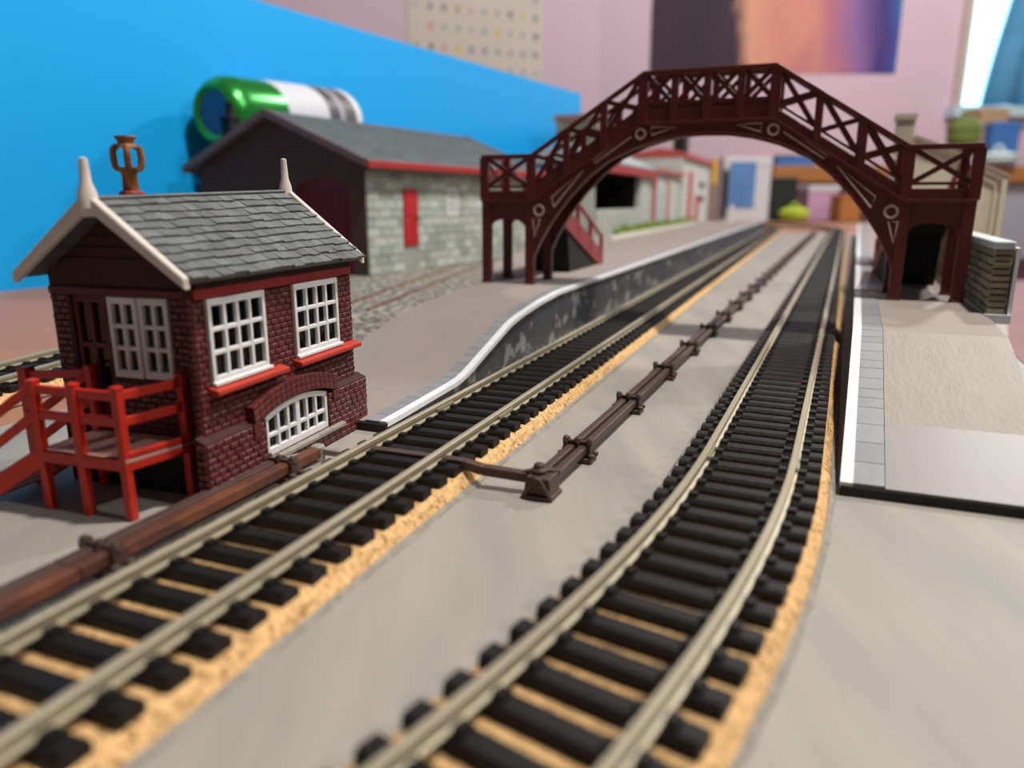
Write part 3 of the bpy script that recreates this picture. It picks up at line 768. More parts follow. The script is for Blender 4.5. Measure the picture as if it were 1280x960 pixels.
# legs, brackets
for s in (-1, 1):
    for c in (LI+.4, LO-2.2):
        for y in (0, DEP):
            b = MB(); yy = (y-.5, y+2.6) if y == 0 else (y-2.6, y+.5)
            b.box(s*c-2.2, s*c+2.2, yy[0], yy[1], ZP, DB); b.box(s*c-2.5, s*c+2.5, yy[0]-.2, yy[1]+.2, ZP, ZP+1.)
            b.build('leg', M['bridge'], fb, .2)
    for y in (0.3, DEP-1.9):
        b = MB(); x0, x1 = LI+2.4, LO-4.2
        arc = [(x0+(x1-x0)*i/12, 47.2-(3.2*(abs(i-6)/6)**5)) for i in range(13)]
        b.prism([(s*p, q) for p, q in arc]+[(s*x1, 55), (s*x0, 55)], 'y', y, y+1.6); b.build('leg_bracket', M['bridge'], fb, .1)
    for c in (LI+1., LO-2.8):
        b = MB(); arc = [(2.5+25*i/12, 48-(3.0*(abs(i-6)/6)**5)) for i in range(13)]
        b.prism(arc+[(27.5,55),(2.5,55)], 'x', s*c-.7, s*c+.7); b.build('leg_bracket', M['bridge'], fb, .1)
    b = MB(); b.box(min(s*LI,s*LO), max(s*LI,s*LO), 0, DEP, DB-1.2, DB+.2); b.build('landing', M['bridge'], fb)
    # end railing of the landing
    b = MB(); xe = s*(LO-.9); b.box(xe-.7,xe+.7,1,DEP-1,DB+.5,DB+4.6); b.box(xe-.9,xe+.9,0,DEP,DB+RAILH,DB+RAILH+2)
    b.bar((xe,2,DB+6.5),(xe,DEP-2,DB+RAILH), 1.1, 1.4, (1,0,0)); b.bar((xe,2,DB+RAILH),(xe,DEP-2,DB+6.5), 1.1, 1.4, (1,0,0)); b.build('end_railing', M['bridge'], fb, .1)
    # stairs running back along the platform
    x0, x1 = sorted((s*(LI+1.2), s*(LO-1.2))); ya, za, yb, zb = DEP, DB, DEP+104, ZP
    b = MB(); n = 13
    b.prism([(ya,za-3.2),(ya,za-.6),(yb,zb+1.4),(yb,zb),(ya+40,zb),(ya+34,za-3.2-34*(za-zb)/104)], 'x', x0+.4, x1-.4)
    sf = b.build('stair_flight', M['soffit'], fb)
    b = MB()
    for k in range(n):
        t = (k+.5)/n; y = ya+(yb-ya)*t; z = za+(zb-za)*t; b.box(x0+.6,x1-.6,y-4.1,y+4.1,z-.2,z+1.)
    b.build('treads', M['stairlit'], sf)
    for x in (x0, x1):
        b = MB(); b.prism([(ya,za-3.4),(ya,za+7.5),(yb,zb+8.2),(yb,zb),(yb-6,zb)], 'x', x-.6, x+.6); b.build('stringer', M['stairlit'], sf)
        b = MB(); b.bar((x,ya,za+RAILH),(x,yb,zb+RAILH-2), 1.6, 1.8); b.build('stair_handrail', M['stairlit'], sf)
        for t in (.0,.25,.5,.75,1.):
            b = MB(); y = ya+(yb-ya)*t; z = za+(zb-za)*t; b.box(x-1,x+1,y-1,y+1,z,z+RAILH-.5); b.build('baluster', M['stairlit'], sf)

# ------------------------------------------------------------------ engine shed, yard, can, backscene
yd = thing('ballast_yard', 'raised card yard printed with grey ballast in front of the stone shed', 'card yard', (0,0,0))
yp = [XY(-153,150), XY(-146.5,200), XY(-142.6,211), XY(-141.2,228), XY(-140.1,249), XY(-139.4,275), XY(-138.4,306), XY(-142.8,330), XY(-181,420), XY(-233,640), bs(400,2), bs(150,2), XY(-330,330), XY(-250,240), XY(-205,170)]
MB().prism(yp, 'z', 0, 6.2).build('base', M['matedge'], yd)
def shrink(poly, d):
    cx = sum(p[0] for p in poly)/len(poly); cy = sum(p[1] for p in poly)/len(poly); out = []
    for x, y in poly:
        l = sqrt((x-cx)**2+(y-cy)**2); out.append((x-(x-cx)/l*d, y-(y-cy)/l*d))
    return out
MB().prism(shrink(yp, 4.5), 'z', 6.2, 7).build('ballast_sheet', M['ballast'], yd)
yt = thing('yard_rails', 'pair of rusty rails set in the ballast beside the stone shed', 'track', (*XY(-205,300), 7))
for du in (-8.5, 8.5):
    p = [Vector(XY(-196+du-(-38+0)*0, 290)), Vector(XY(-232+du, 452)), Vector(XY(-262+du*1.2, 590))]
    q = Vector(XY(-205,300)); b = MB(); b.sweep([(-.9,-.1),(.9,-.1),(.6,1.0),(-.6,1.0)], [tuple(a-q) for a in p]); b.build('rail', M['rust'], yt)

sh = thing('engine_shed', 'large grey stone engine shed with slate roof and red doors', 'shed', (-95.2,500,7), R(60))
LEN, WID, WH, RH, SE = 232., 160., 72., 108., 73.
b = MB(); b.box(0,LEN,0,3,0,WH); b.box(0,LEN,WID-3,WID,0,WH); b.box(LEN-3,LEN,3,WID-3,0,WH); b.build('wall', M['shedgap'], sh)
b = MB(); b.courses((0,0,0),(1,0,0),(0,0,1),(0,-1,0), 0, LEN, .5, WH-4, [(37.6,54.6,-1,58),(90,106.4,38,59)], ch=6.2, bl=12.5, d=.7, gap=.45, cham=.3, tv=.32, hue=.02)
b.build('stonework', M['shedstone'], sh)
b = MB(); g0 = [(0,0),(13,0)]
ar = [(13+48*i/12, 58+5.5*(1-((i-6)/6)**2)) for i in range(13)]
b.prism([(0,0),(13,0)]+ar+[(61,0),(WID,0),(WID,WH),(WID/2,RH-2),(0,WH)], 'x', -.5, 3); b.build('gable_wall', M['shedgable'], sh)
b = MB()
b.prism([(13,0)]+ar+[(61,0)], 'x', 1.5, 2.6)
for k in range(9): b.box(1,1.6,14+k*5.3,17.6+k*5.3,0.5,57)
b.build('shed_door', M['bigdoor'], sh)
b = MB(); b.prism([(3,0),(WID-3,0),(WID-3,WH),(WID/2,RH-2),(3,WH)], 'x', LEN-3, LEN); b.build('gable_wall', M['shedgable'], sh)
b = MB(); b.box(38,54,-1.2,.5,18,57); b.box(39.5,45,-1.6,-1,20,36); b.box(47,52.5,-1.6,-1,20,36); b.box(39.5,52.5,-1.6,-1,38.5,55)
d_ = b.build('side_door', M['shedred'], sh, .2); b = MB(); b.lathe([(1,0),(1,1.6),(.6,2)], 10, (0,0,0)); k_ = b.build('knob', M['black'], d_, loc=(51.5,-1.5,37)); k_.rotation_euler = (pi/2,0,0)
b = MB(); b.box(90.4,106,-1,.4,38.4,40.4); b.box(90.4,106,-1,.4,56.6,58.6); b.box(90.4,92,-1,.4,40,57); b.box(104.4,106,-1,.4,40,57)
for k in range(1,4): b.box(90.4+15.6*k/4-.5,90.4+15.6*k/4+.5,-.8,.3,40,57)
for k in range(1,4): b.box(92,105,-.8,.3,40+17*k/4-.5,40+17*k/4+.5)
w_ = b.build('side_window', M['white'], sh); b = MB(); b.box(91,105.5,-.1,.1,39,58); b.build('pane', M['greypanel'], w_)
def sroof(x, k, side, l=0):
    y = WID/2+side*(WID/2+9)*(1-k); zz = WH+.5+(RH-WH)*k - (0 if k > 0 else 0)
    z = SE+(RH+.5-SE)*k; sl = math.atan2(RH-SE, WID/2+9); return (x, y+side*sin(sl)*l, z+cos(sl)*l)
b = MB()
for side in (-1, 1):
    vs = [sroof(x,k,side,l) for x in (-7,LEN+5) for k in (0,1) for l in (-2.,.2)]
    b.add(vs, [(0,1,3,2),(4,6,7,5),(0,4,5,1),(2,3,7,6),(1,5,7,3),(0,2,6,4)], (.85,.85,.85))
    for r in range(16):
        x = -7-(4 if r % 2 else 0)
        while x < LEN+5:
            e = x+8*random.uniform(.9,1.1); xa, xb = max(x,-7), min(e,LEN+5); x = e; t = random.uniform(.9,1.1)
            if xb-xa < 1: continue
            k0, k1 = r/16, (r+1.04)/16
            q = [sroof(xa+.1,k0,side,.2),sroof(xb-.1,k0,side,.2),sroof(xb-.1,k1,side,.2),sroof(xa+.1,k1,side,.2),sroof(xa+.1,k0,side,1.1),sroof(xb-.1,k0,side,1.1),sroof(xb-.1,k1,side,.35),sroof(xa+.1,k1,side,.35)]
            b.add(q, [(4,5,6,7),(0,1,5,4),(1,2,6,5),(2,3,7,6),(3,0,4,7)], (t,t,t))
b.build('slate_roof', M['shedroof'], sh)
for x in (-7.6, LEN+5.6):
    for side in (-1, 1):
        b = MB(); vs = [sroof(x+d,k,side,l) for d in (-1,1) for k in (0,1) for l in (-3.2,1.4)]
        b.add(vs, [(0,1,3,2),(4,6,7,5),(0,4,5,1),(2,3,7,6),(1,5,7,3),(0,2,6,4)]); b.build('bargeboard', M['shedbarge'], sh)
for side in (-1, 1):
    e = sroof(0,0,side); b = MB(); b.box(-8,LEN+6,e[1]-1.6 if side < 0 else e[1]-.6,e[1]+.6 if side < 0 else e[1]+1.6,e[2]-3.6,e[2]+1.); b.build('gutter', M['fascia'], sh, .4)
b = MB(); b.box(1,10,124,134,76,106); b.box(.2,10.8,123.2,134.8,106,108.5); b.lathe([(3.2,108.5),(2.7,117),(3.3,118)], 14, (5.5,129,0)); 
ch_ = b.build('chimney', M['black'], sh, .3)
b = MB(); b.box(10.05,10.5,124.5,133.5,80,105); b.build('grey_side', M['shedroof'], ch_)  # grey plate on one side of the black chimney

# drinks can lying along the back slope of the shed roof
can = thing('drinks_can', 'green and white drinks can lying on its side behind the shed roof', 'can', (-223.6, 586.5, 119.8), R(63))
can.rotation_euler = (0, R(-2.5), R(63))
rC, lC = 27.5, 150.
b = MB(); b.lathe([(15.5,3.),(17.5,.6),(19.,0),(20.5,.5),(24.2,5),(26.6,10),(rC,16),(rC,46)], 48, (0,0,0), 'x'); b.build('can_body', M['cangreen'], can)
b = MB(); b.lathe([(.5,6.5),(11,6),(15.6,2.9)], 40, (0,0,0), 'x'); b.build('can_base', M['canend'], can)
def slant_ring(a0, a1, mat, name, r):
    b = MB(); n = 48; vs = []
    for aa in (a0, a1):
        for k in range(n):
            t = 2*pi*k/n; vs.append((aa-9*cos(t), r*cos(t), r*sin(t)))
    b.smooth = True; b.add(vs, [(k,(k+1)%n,n+(k+1)%n,n+k) for k in range(n)]); b.build(name, mat, can, fixn=False)
b = MB(); b.lathe([(rC-.1,45),(rC-.1,lC-10),(rC-2,lC-4),(23,lC)], 48, (0,0,0), 'x'); b.build('can_wrap', M['greypanel'], can)
slant_ring(44, 92, M['boxwhite'], 'label_band', rC+.05); slant_ring(34, 44, M['cangreen'], 'label_band', rC+.05)
slant_ring(92, 106, pm('dark_grey_band', (84,80,84), .45, .1, 40), 'label_band', rC+.05); slant_ring(106, 112, M['greypanel'], 'label_band', rC+.1)
slant_ring(112, 128, pm('dark_grey_band_end', (96,92,94), .45, .1, 40), 'label_band', rC+.05); slant_ring(128, 135, M['white'], 'label_band', rC+.1)

bk = MB(); p0, p1, p2, p3 = bs(-560), bs(870), bs(870,-5), bs(-560,-5)
bk.prism([p0,p1,p2,p3], 'z', -.5, 218.3)
o = bk.build('backscene_board', M['blue']); tag(o, 'tall plain sky-blue board standing along the back of the layout', 'backscene')

# ------------------------------------------------------------------ station buildings on the far part of the platform
sb2 = thing('station_shelter', 'stone waiting shelter with dark open front, red fascia and pale roof', 'shelter', UV(-219, 800, 17), RZ)
b = MB(); b.box(-4,0,-10,215,0,30); b.box(-70,-66,-10,270,0,74); b.box(-66,-4,-10,-6,0,74); b.build('low_wall', M['palestone'], sb2)
b = MB(); b.courses((0,0,0),(0,1,0),(0,0,1),(1,0,0), -10, 215, 0, 29, ch=6, bl=14, d=.8, gap=.6, cham=.3, tv=.12, hue=.02); b.build('stonework', M['palestone'], sb2)
b = MB(); b.box(-6,.5,200,262,0,74); b.build('end_pier', M['palestone'], sb2)
b = MB(); b.box(-64,-60,-6,262,0,74); b.box(-60,-6.5,196,199.5,0,74); b.box(-60,-4,-6,199,70,74); b.build('shade_lining', M['black'], sb2)  # black lining added so the shelter opening looks deeply shaded
b = MB(); b.box(-60,-6,-6,200,.5,1.5); b.build('inner_floor', M['black'], sb2)  # floor blackened too, the interior's shade put into its colour
b = MB(); b.box(-3,6,-20,275,70,79); b.build('fascia', M['fascia'], sb2)
b = MB(); b.prism([(6,79),(7,81),(-38,100),(-80,80),(-78,78)], 'y', -22, 276); b.build('roof', M['greyroof'], sb2)
bx = thing('station_house', 'pale station house with pink door posts and weathered stone tower behind shelter', 'building', UV(-219, 1060, 17), RZ)
b = MB(); b.box(-70,0,22,250,0,80); b.build('front_wall', M['palestone'], bx)
for y, w, m, h in ((26,10,'pinktrim',78),(40,18,'boxwhite',66),(60,22,'teal',60),(86,26,'paleplaster',64),(122,12,'pinktrim',70),(150,30,'paleplaster',66)):
    b = MB(); b.box(0,2.5,y,y+w,0,h); b.box(2.5,3.2,y+w*.2,y+w*.8,h*.15,h*.85); b.build('door_panel', M[m], bx)
b = MB(); b.prism([(4,80),(4,84),(-40,92),(-76,84),(-76,80)], 'y', 21, 258); b.build('roof', M['towerstone'], bx); b = MB(); b.box(4,6,21,258,79,84); b.build('fascia', M['pinktrim'], bx)
b = MB(); b.box(-140,-82,5,200,0,150); b.box(-143,-79,2,203,150,158,(1.4,.75,.6)); b.courses((-82,0,0),(0,1,0),(0,0,1),(1,0,0), 5, 200, 0, 150, ch=12, bl=22, d=1.5, gap=1, cham=.6, tv=.25)
b.courses((-140,5,0),(1,0,0),(0,0,1),(0,-1,0), 0, 58, 0, 150, ch=12, bl=22, d=1.5, gap=1, cham=.6, tv=.25); b.build('stone_tower', M['towerstone'], bx)
wh = thing('white_building', 'tall white building with red-trimmed roof and chimney, furthest along the platform', 'building', UV(-219, 1330, 17), RZ)
b = MB(); b.box(-80,0,0,330,0,112); b.build('wall', M['paleplaster'], wh)
for y, h in ((60,90),(150,50)): 
    b = MB(); b.box(0,2.5,y,y+34,0,h); b.build('pilaster', M['pinktrim'], wh)
for z in (40, 66):
    b = MB(); b.box(0,2,200,250,z,z+9); b.build('window', M['dark'], wh)
b = MB(); b.prism([(6,112),(6,119),(-40,128),(-90,119),(-90,112)], 'y', -2, 338); b.build('roof', M['pinktrim'], wh)
b = MB(); b.box(-34,-14,80,130,128,160); b.build('chimney', M['black'], wh)
yb_ = MB(); yb_.box(-3,3,-24,24,0,52); yb_.box(-1,1,-2,2,-75,0); o = yb_.build('notice_board', M['yellow'], loc=UV(-214, 1700, 92)); o.rotation_euler = (0,0,RZ); tag(o, 'yellow upright board at the end of the white building', 'sign')
kb = thing('flower_bed', 'green planted bed with white kerb in front of the station shelter', 'flower bed', UV(-199.5, 760, 17), RZ)
b = MB(); b.prism([(2,0),(6,0),(-4,640),(-8,640)], 'z', 0, 4.5); b.prism([(-9,0),(6,-1),(6,4),(-9,4)], 'z', 0, 4.5); b.build('kerb', M['kerb'], kb)
b = MB(); 
for i in range(900):
    y = random.uniform(60,630); x = random.uniform(-8, 1)-y*.010; h = random.uniform(4, 11)*(1.3 if random.random() < .2 else 1); t = random.uniform(.6,1.2)
    a = random.uniform(0, pi); dx, dy = cos(a)*2.4, sin(a)*2.4
    b.add([(x-dx,y-dy,0),(x+dx,y+dy,0),(x+dx*.6+random.uniform(-2,2),y+dy*.6,h),(x-dx*.6,y-dy*.6,h*.8)], [(0,1,2,3)], (t,t,t*.9))
b.prism([(-9,2),(2,2),(-8,640),(-9.5,640)], 'z', 0, 2., (.7,.75,.6))
o = b.build('greenery', M['grass'], kb, fixn=False)
o['kind'] = 'stuff'
b = MB(); b.lathe([(5,0),(5,1.5),(2.4,2),(1.8,16),(3.2,22),(3,30),(1.2,33)], 14); o = b.build('platform_post', M['white'], loc=UV(-150,1480,17)); tag(o, 'small white post standing near the far platform end', 'post')

# ------------------------------------------------------------------ right-hand side: stone wall, foamboard, hut
sw = thing('stone_wall', 'free-standing coursed stone wall with pale capping beside the footbridge leg', 'wall', UV(58., 305.4, 17), RZ-R(2))
b = MB(); b.box(.6,5.4,.5,205,0,22.6); b.build('wall_core', M['shedgable'], sw)
b = MB()
b.courses((.6,0,0),(0,1,0),(0,0,1),(-1,0,0), 0, 205, 0, 22.6, ch=2.9, bl=8, d=.7, gap=.3, cham=.25, tv=.3, hue=.05)
b.courses((5.4,0,0),(0,1,0),(0,0,1),(1,0,0), 0, 205, 0, 22.6, ch=2.9, bl=8, d=.7, gap=.3, cham=.25, tv=.3, hue=.05)
b.courses((0,.5,0),(1,0,0),(0,0,1),(0,-1,0), 0.1, 5.9, 0, 22.6, ch=2.3, bl=30, d=.9, gap=.25, cham=.3, tv=.3, hue=.05)
b.build('stonework', M['wallstone'], sw)
b = MB()
for i in range(12): b.box(-.5,6.3,-.4+i*17.2,16.6+i*17.2,22.4,25.2)
b.build('capping', M['capstone'], sw, .6)
fo = MB(); fo.box(-.6,7.6,0,150,-3.2,-.05); fo.box(6.5,7.6,1,150,-.05,23)
o = fo.build('foamboard_strip', M['foam'], loc=UV(58., 303.6, 17)); o.rotation_euler = (0,0,RZ-R(2)); tag(o, 'white foamboard angle strip under and behind the stone wall at the board edge', 'foamboard')

ht = thing('platform_hut', 'cream weatherboard hut with red base standing behind the stone wall', 'hut', UV(40, 500, 17), RZ-R(2))
prof = [(-1,18),(54.5,18),(54.5,51.5),(20,68),(8,73),(-1,62)]
b = MB(); b.prism(prof, 'y', 0, 70); b.build('walls', M['cream'], ht)
b = MB(); b.box(-1.5,55,-.6,71,0,18.4); b.build('base', M['fascia'], ht)
b = MB()
for p, q in zip([(54.5,18),(54.5,51.5),(20,68),(8,73)], [(54.5,51.5),(20,68),(8,73),(-1,62)]):
    b.bar((p[0],-.8,p[1]),(q[0],-.8,q[1]), 2.4, 1.6, (0,1,0))
    b.bar((p[0]-4,-.5,p[1]-3.4),(q[0]-4 if q[0]>40 else q[0],-.5,q[1]-3.8), .9, .8, (0,1,0))
b.build('trim', M['cream'], ht)
b = MB(); b.prism([(-3,61),(8,75.5),(20,70.5),(56.5,53),(56.5,51.6),(20,68.6),(8,73.2),(-2.4,60.4)], 'y', -2, 73); b.build('roof', M['creamroof'], ht)
b = MB(); b.box(-2,8,20,32,66,88); b.box(-3,9,19,33,86,89); b.build('chimney', M['creamroof'], ht)

# models standing on the platforms: slightly smaller scale than the line-side ones
KS = (CAM_H-PZ)/(CAM_H-17.)
for o in list(COL.objects):
    if o.parent is None and o.name.split('.')[0] in ('footbridge','station_shelter','station_house','white_building','notice_board','flower_bed','platform_post','stone_wall','foamboard_strip','platform_hut'):
        o.scale = (KS, KS, KS); l = o.location
        o.location = (l[0]*KS, l[1]*KS, CAM_H*S+(l[2]-CAM_H*S)*KS)

# ------------------------------------------------------------------ room
def wallpoly(name, pts, kind='structure', mat='pinkwall'):
    b = MB(); b.add(pts, [tuple(range(len(pts)))]); o = b.build(name, M[mat], fixn=False); o['kind'] = kind; return o
YW = 3000.; corner = at(745, 252, YW)[0]; ZF, ZT = -720., 1800.
wx0 = at(1192, 100, YW)[0]; wz0 = at(1230, 138, YW)[2]; wx1 = wx0+1100; wz1 = wz0+1250
b = MB(); b.box(corner,wx0,YW,YW+80,ZF,ZT); b.box(wx0,wx1,YW,YW+80,ZF,wz0); b.box(wx0,wx1,YW,YW+80,wz1,ZT); b.box(wx1,wx1+700,YW,YW+80,ZF,ZT)
o = b.build('wall_back', M['pinkwall']); o['kind'] = 'structure'
dl = (-sin(R(65)), -cos(R(65)))
b = MB(); L_ = 1500; nx, ny = dl[1], -dl[0]
b.prism([(corner,YW),(corner+dl[0]*L_,YW+dl[1]*L_),(corner+dl[0]*L_-60,YW+dl[1]*L_+60),(corner-20,YW+80)], 'z', ZF, ZT)
o = b.build('wall_left', M['pinkwall']); o['kind'] = 'structure'
b = MB(); b.box(-1800,2700,-900,YW+80,ZF-40,ZF); o = b.build('floor', M['carpet']); o['kind'] = 'structure'
# window
wn = bpy.data.objects.new('window_1', None); COL.objects.link(wn); wn['kind'] = 'structure'; wn.location = (wx0*S, YW*S, wz0*S)
b = MB(); W, H_ = wx1-wx0, wz1-wz0
b.box(0,30,-25,60,0,H_); b.box(W-30,W,-25,60,0,H_); b.box(30,W-30,-25,60,H_-30,H_); b.box(W*.5-20,W*.5+20,-10,50,30,H_-30); b.build('window_frame', M['frame'], wn)
b = MB(); b.box(30,W-30,30,34,10,H_-20); b.build('window_pane', M['skypane'], wn)
b = MB(); b.box(-20,W+20,-70,60,-28,8); b.build('window_sill', pm('pale_cyan_sill',(196,226,238),.5,.03,5), wn)
cu = MB(); n = 40
vs = []
for i in range(n+1):
    for j in range(13):
        z = H_*.98*j/12; sp = .20+.80*min(1, (1-j/12)*1.0)
        x = 100+(W-150)*(i/n)*1.0; xl = 90+260*max(0, (j/12))**1.2
        xx = xl+(W-80-xl)*i/n; vs.append((xx, -14+12*sin(i*1.25), z+12))
fs = [(i*13+j, (i+1)*13+j, (i+1)*13+j+1, i*13+j+1) for i in range(n) for j in range(12)]
cu.smooth = True; cu.add(vs, fs); o = cu.build('curtain', M['bluecurtain'], fixn=False); o.location = (wx0*S, (YW-30)*S, wz0*S)
o.modifiers.new('thick', 'SOLIDIFY').thickness = .003
tag(o, 'blue curtain drawn aside across the bright window', 'curtain')

# pictures on the walls
def poster_mat():
    m = bpy.data.materials.new('sunset_cloud_print'); m.use_nodes = True; nt = m.node_tree; N = nt.nodes.new; L = nt.links.new
    bs_ = nt.nodes['Principled BSDF']; bs_.inputs['Roughness'].default_value = .7
    tc = N('ShaderNodeTexCoord'); mp = N('ShaderNodeMapping'); mp.inputs['Rotation'].default_value = (0, R(-52), 0)
    nz = N('ShaderNodeTexNoise'); nz.inputs['Scale'].default_value = 2.6; nz.inputs['Detail'].default_value = 6
    sep = N('ShaderNodeSeparateXYZ'); ad = N('ShaderNodeMath'); ad.operation = 'ADD'; mu = N('ShaderNodeMath'); mu.operation = 'MULTIPLY_ADD'
    L(tc.outputs['Object'], mp.inputs['Vector']); mp.inputs['Scale'].default_value = (1.2, 1, .5)
    L(mp.outputs['Vector'], nz.inputs['Vector']); L(tc.outputs['Object'], sep.inputs[0])
    L(nz.outputs['Fac'], mu.inputs[0]); mu.inputs[1].default_value = .62; mu.inputs[2].default_value = -.31
    L(sep.outputs['X'], ad.inputs[0]); L(mu.outputs[0], ad.inputs[1])
    rp = N('ShaderNodeValToRGB'); e = rp.color_ramp.elements
    cols = [(0.0,(58,34,54)),(.2,(44,30,46)),(.34,(60,36,52)),(.40,(232,168,138)),(.52,(222,148,130)),(.62,(192,120,140)),(.74,(150,110,168)),(.84,(74,58,128)),(.92,(64,88,172)),(1.,(60,150,170))]
    e[0].position = 0; e[0].color = (*lin(cols[0][1]),1); e[1].position = 1; e[1].color = (*lin(cols[-1][1]),1)
    for p, c in cols[1:-1]: k = e.new(p); k.color = (*lin(c),1)
    L(ad.outputs[0], rp.inputs['Fac']); L(rp.outputs['Color'], bs_.inputs['Base Color'])
    return m
pa = at(812, 92, YW-4); pb = at(1119, 90, YW-4); w = pb[0]-pa[0]; 
b = MB(); b.box(0,w,-3,0,0,620); o = b.build('wall_poster', poster_mat(), loc=(pa[0],YW-1,pa[2])); tag(o, 'large poster of dark and orange sunset clouds on the pink wall', 'poster')
o.rotation_euler = (0, R(0), 0)
# chart on the side wall
def on_left(t, z): return (corner+dl[0]*t, YW+dl[1]*t, z)
ang = math.atan2(dl[1], dl[0])+pi
def t_for(px):
    lo, hi = 0, 1500
    for _ in range(50):
        m_ = (lo+hi)/2; p = on_left(m_, 400); d = p[1]*cos(PITCH)-(400-CAM_H)*sin(PITCH); x = 640+FPX*p[0]/d
        if x > px: lo = m_
        else: hi = m_
    return lo
t0, t1 = t_for(512), t_for(677)
cal = thing('wall_chart', 'cream wall chart printed with rows of small coloured pictures', 'chart', on_left(t1, 0), ang)
cw = t1-t0; pbz = at(677, 97, on_left(t0,0)[1])[2]
cal.location = [c*S for c in on_left(t1, pbz-60)]
b = MB(); b.box(0,cw,-4,-1,0,760); b.build('paper', M['paper'], cal)
for r in range(7):
    for c in range(10):
        x = cw*(c+.6)/10.2; z = 40+r*62; s_ = random.uniform(9,14)
        t = random.choice([(.25,.25,.25),(.5,.35,.2),(.75,.6,.15),(.3,.5,.42),(.35,.35,.5),(.7,.35,.3),(.6,.6,.6)])
        n = 7; b = MB(); b.add([(x+s_*cos(2*pi*i/n)*random.uniform(.5,1), -4.4, z+s_*1.4*sin(2*pi*i/n)*random.uniform(.5,1)) for i in range(n)], [tuple(range(n))], t)
        b.build('printed_picture', M['inks'], cal, fixn=False)

# made-up bed beside the layout, added so a pink surface catches light there
bdr = thing('bed', 'made-up low bed with a dusky pink blanket, added as a lit surface beside the layout board', 'bed', (*XY(660,1250), ZF), RZ)
bz = -125-ZF; BX, BY = 520, 1000
b = MB(); b.box(-BX,BX,-BY,BY,bz-330,bz-250); b.build('bed_frame', M['deskwood'], bdr, 4)
for x in (-BX+40, BX-40):
    for y in (-BY+40, BY-40): b = MB(); b.box(x-30,x+30,y-30,y+30,0,bz-330); b.build('leg', M['deskwood'], bdr)
b = MB(); b.box(-BX+10,BX-10,-BY+10,BY-10,bz-250,bz-30); b.build('mattress', M['boxwhite'], bdr, 30)
b = MB(); vs = []; n = 28
for i in range(n+1):
    for j in range(n+1):
        x = -BX-12+(2*BX+24)*i/n; y = -BY-12+(2*BY+24)*j/n; e = i in (0,n) or j in (0,n)
        vs.append((x, y, bz-190 if e else bz-8+7*sin(i*.9+j*.35)+6*sin(j*1.1-i*.4)))
fs = [(i*(n+1)+j, (i+1)*(n+1)+j, (i+1)*(n+1)+j+1, i*(n+1)+j+1) for i in range(n) for j in range(n)]
b.smooth = True; b.add(vs, fs); o = b.build('blanket', pm('dusky_pink_blanket', (172,136,137), .9, .06, 20, .2, 200), bdr, fixn=False); o.modifiers.new('thick', 'SOLIDIFY').thickness = .006

# desk with clutter under the window, along the far wall
YD = 2500.
dz = at(1200, 207, YD)[2]; x0 = at(968, 200, YD)[0]
dk = thing('desk', 'wooden desk along the far wall under the window with grey front panel', 'desk', (x0, YD, ZF))
hh = dz-ZF
b = MB(); b.box(0,1900,0,430,hh-52,hh); b.build('desk_top', M['deskwood'], dk, 4)
gx = at(1236,250,YD)[0]-x0
b = MB(); b.box(gx-20,1860,30,400,hh-300,hh-52); b.build('drawer_unit', M['greypanel'], dk, 3)
for x in (20, 1850):
    b = MB(); b.box(x,x+40,30,70,0,hh-52); b.build('leg', M['deskwood'], dk); b = MB(); b.box(x,x+40,360,400,0,hh-52); b.build('leg', M['deskwood'], dk)
def place(px0, px1, pyt, Y, base=None, pyb=None):
    a = at(px0, pyt, Y); c = at(px1, pyt, Y); zb = base if base is not None else at(px0, pyb, Y)[2]
    return a[0], c[0], zb, a[2]
def carton(name, label, cat, px0, px1, pyt, Y, base, mat, depth=120, lid=None, rot=0):
    xa, xb, zb, zt = place(px0, px1, pyt, Y, base)
    t = thing(name, label, cat, ((xa+xb)/2, Y+depth/2, zb), rot); w = (xb-xa)/2; h = zt-zb
    b = MB(); b.box(-w,w,-depth/2,depth/2,0,h*.86); b.build('box_body', M[mat], t, 3)
    b = MB(); b.box(-w-1.5,w+1.5,-depth/2-1.5,depth/2+1.5,h*.84,h); b.build('box_lid', M[lid or mat], t, 3)
    return t, w, h, depth
c_ = carton('storage_box', 'white carton printed with a blue panel behind the end of the layout', 'box', 906, 966, 196, 2150, 0, 'boxwhite', 160)
b = MB(); b.box(-c_[1]*.75,c_[1]*.35,-c_[3]/2-2.2,-c_[3]/2-.2,c_[2]*.22,c_[2]*.92); b.build('printed_panel', M['boxblue'], c_[0])
b = MB(); b.box(-c_[1]-1.2,-c_[1]*.78,-c_[3]/2-2.4,-c_[3]/2-.2,c_[2]*.05,c_[2]*.8); b.build('dark_strip', M['boxdark'], c_[0])
carton('black_box', 'black box behind the lime green bag at the far board end', 'box', 968, 998, 222, 2250, 0, 'boxdark', 70)
def blob(name, label, cat, px, py, Y, r, base, mat, sx=1., sz=1., band=None):
    p = at(px, py, Y); t = thing(name, label, cat, (p[0], Y, base))
    b = MB(); n = 10
    prof = [(max(.5, r*sx*sin(pi*(.04+.92*i/n))*(1+.08*sin(i*2.3))), r*sz*(1-cos(pi*(.0+1.*i/n)))) for i in range(n+1)]
    b.lathe(prof, 18); b.build('body', M[mat], t)
    b = MB(); b.tube([(r*sx*.5*cos(a*pi/8)*.5, 0, r*sz*2-2+r*.35*sin(a*pi/8)) for a in range(9)], r*.07, 6); b.build('handle', M[band or mat], t)
    return t
blob('plastic_bag', 'crumpled lime green bag lying at the far end of the board', 'bag', 995, 244, 2200, 38, 0, 'lime', 1.15, .55)
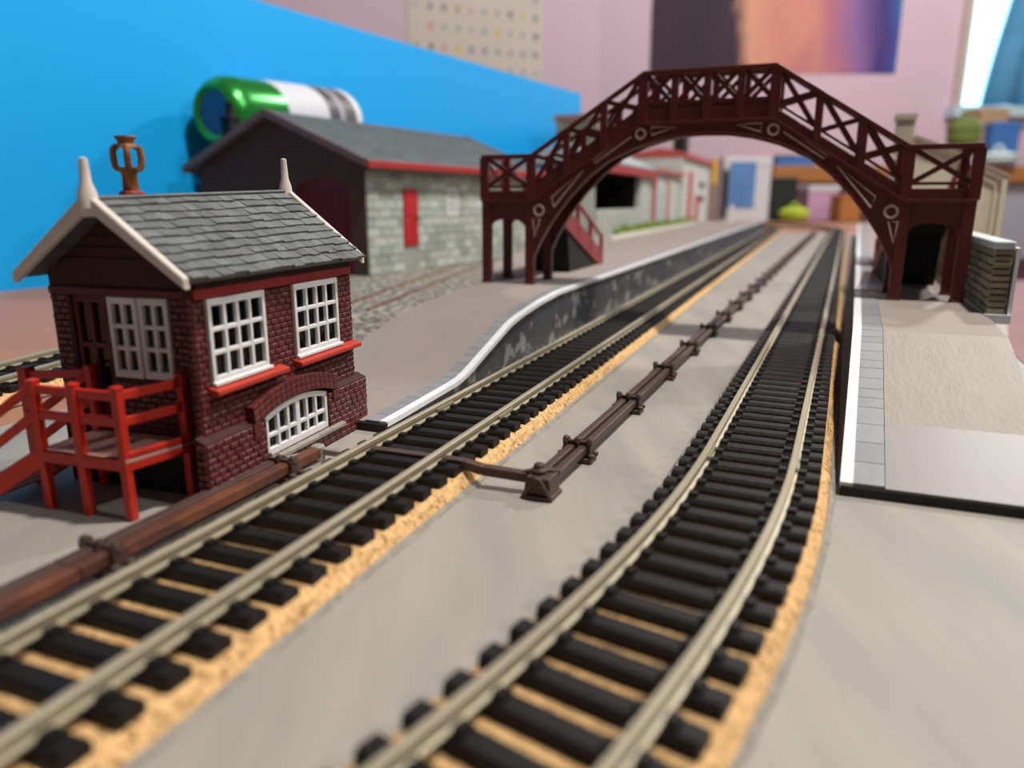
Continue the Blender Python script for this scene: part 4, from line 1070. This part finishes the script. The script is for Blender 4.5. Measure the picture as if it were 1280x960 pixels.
carton('pink_box', 'low pink and white box on the far end of the board', 'box', 1012, 1050, 232, 2240, 0, 'pinkbag', 80, 'boxwhite')
carton('orange_box', 'small orange-brown box by the far platform end', 'box', 1052, 1078, 243, 2100, 0, 'deskwood', 70)
carton('flat_box', 'flat blue box lying on the desk behind the footbridge arch', 'box', 972, 1022, 194, 2520, dz, 'bluebox', 200, 'boxdark')
# things on the desk under the window
blob('plant_pot_cover', 'round olive green cushion standing on the desk under the window', 'cushion', 1207, 150, 2560, 55, dz+52, 'olive', .95, .95)
carton('blue_tray', 'flat dark blue tray under the green cushion on the desk', 'tray', 1186, 1232, 190, 2540, dz, 'bluebox', 160, 'boxdark')
carton('cardboard_box', 'tan cardboard box on the desk under the window sill', 'box', 1228, 1262, 134, 2780, dz, 'tan', 110)
carton('blue_crate', 'blue plastic crate at the desk end beside the white cloth', 'crate', 1243, 1278, 152, 2590, dz, 'bluebox', 50)
t = blob('folded_cloth', 'pale folded cloth heaped on the front of the desk', 'cloth', 1247, 200, 2515, 60, dz, 'cloth', 1.0, .38)
blob('pink_bag', 'soft pink bag on the desk in front of the cardboard box', 'bag', 1226, 165, 2720, 30, dz, 'pinkbag', 1.3, 1.2)

# ------------------------------------------------------------------ light, world, camera
def lamp(name, loc, watts, rgb, rad):
    l = bpy.data.lights.new(name, 'POINT'); l.energy = watts; l.color = rgb; l.shadow_soft_size = rad*S
    o = bpy.data.objects.new(name, l); COL.objects.link(o); o.location = [c*S for c in loc]; return o
lamp('ceiling_lamp', (300, 165, 960), 37., (1., .95, .89), 30)
lamp('side_lamp', (1350, -420, 1150), 30., (1., .95, .90), 60)
lamp('room_fill', (1250, 1500, 1350), 72., (1., .95, .93), 60)  # unseen fill, added to brighten the backscene and far walls
wl = bpy.data.lights.new('window_daylight', 'AREA'); wl.shape = 'RECTANGLE'; wl.size = .9; wl.size_y = 1.1; wl.energy = 10.; wl.color = (.78, .92, 1.)
o = bpy.data.objects.new('window_daylight', wl); COL.objects.link(o); o.location = ((wx0+560)*S, (YW-80)*S, (wz0+600)*S); o.rotation_euler = (R(-90), 0, 0)

wd = bpy.data.worlds.new('room_ambience'); SC.world = wd; wd.use_nodes = True
bg = wd.node_tree.nodes['Background']; bg.inputs[0].default_value = (.95, .9, .86, 1); bg.inputs[1].default_value = .065

cam = bpy.data.cameras.new('camera'); co = bpy.data.objects.new('camera', cam); COL.objects.link(co); SC.camera = co
cam.sensor_fit = 'HORIZONTAL'; cam.sensor_width = 36.; cam.lens = 36.*FPX/1280.
co.location = (0, 0, CAM_H*S); co.rotation_euler = (pi/2-PITCH, 0, 0)
cam.clip_start = .004; cam.clip_end = 40
cam.dof.use_dof = True; cam.dof.focus_distance = .185; cam.dof.aperture_fstop = 12.

SC.view_settings.view_transform = 'Standard'; SC.view_settings.look = 'None'
SC.view_settings.exposure = 0.; SC.view_settings.gamma = 1.; SC.view_settings.use_curve_mapping = False
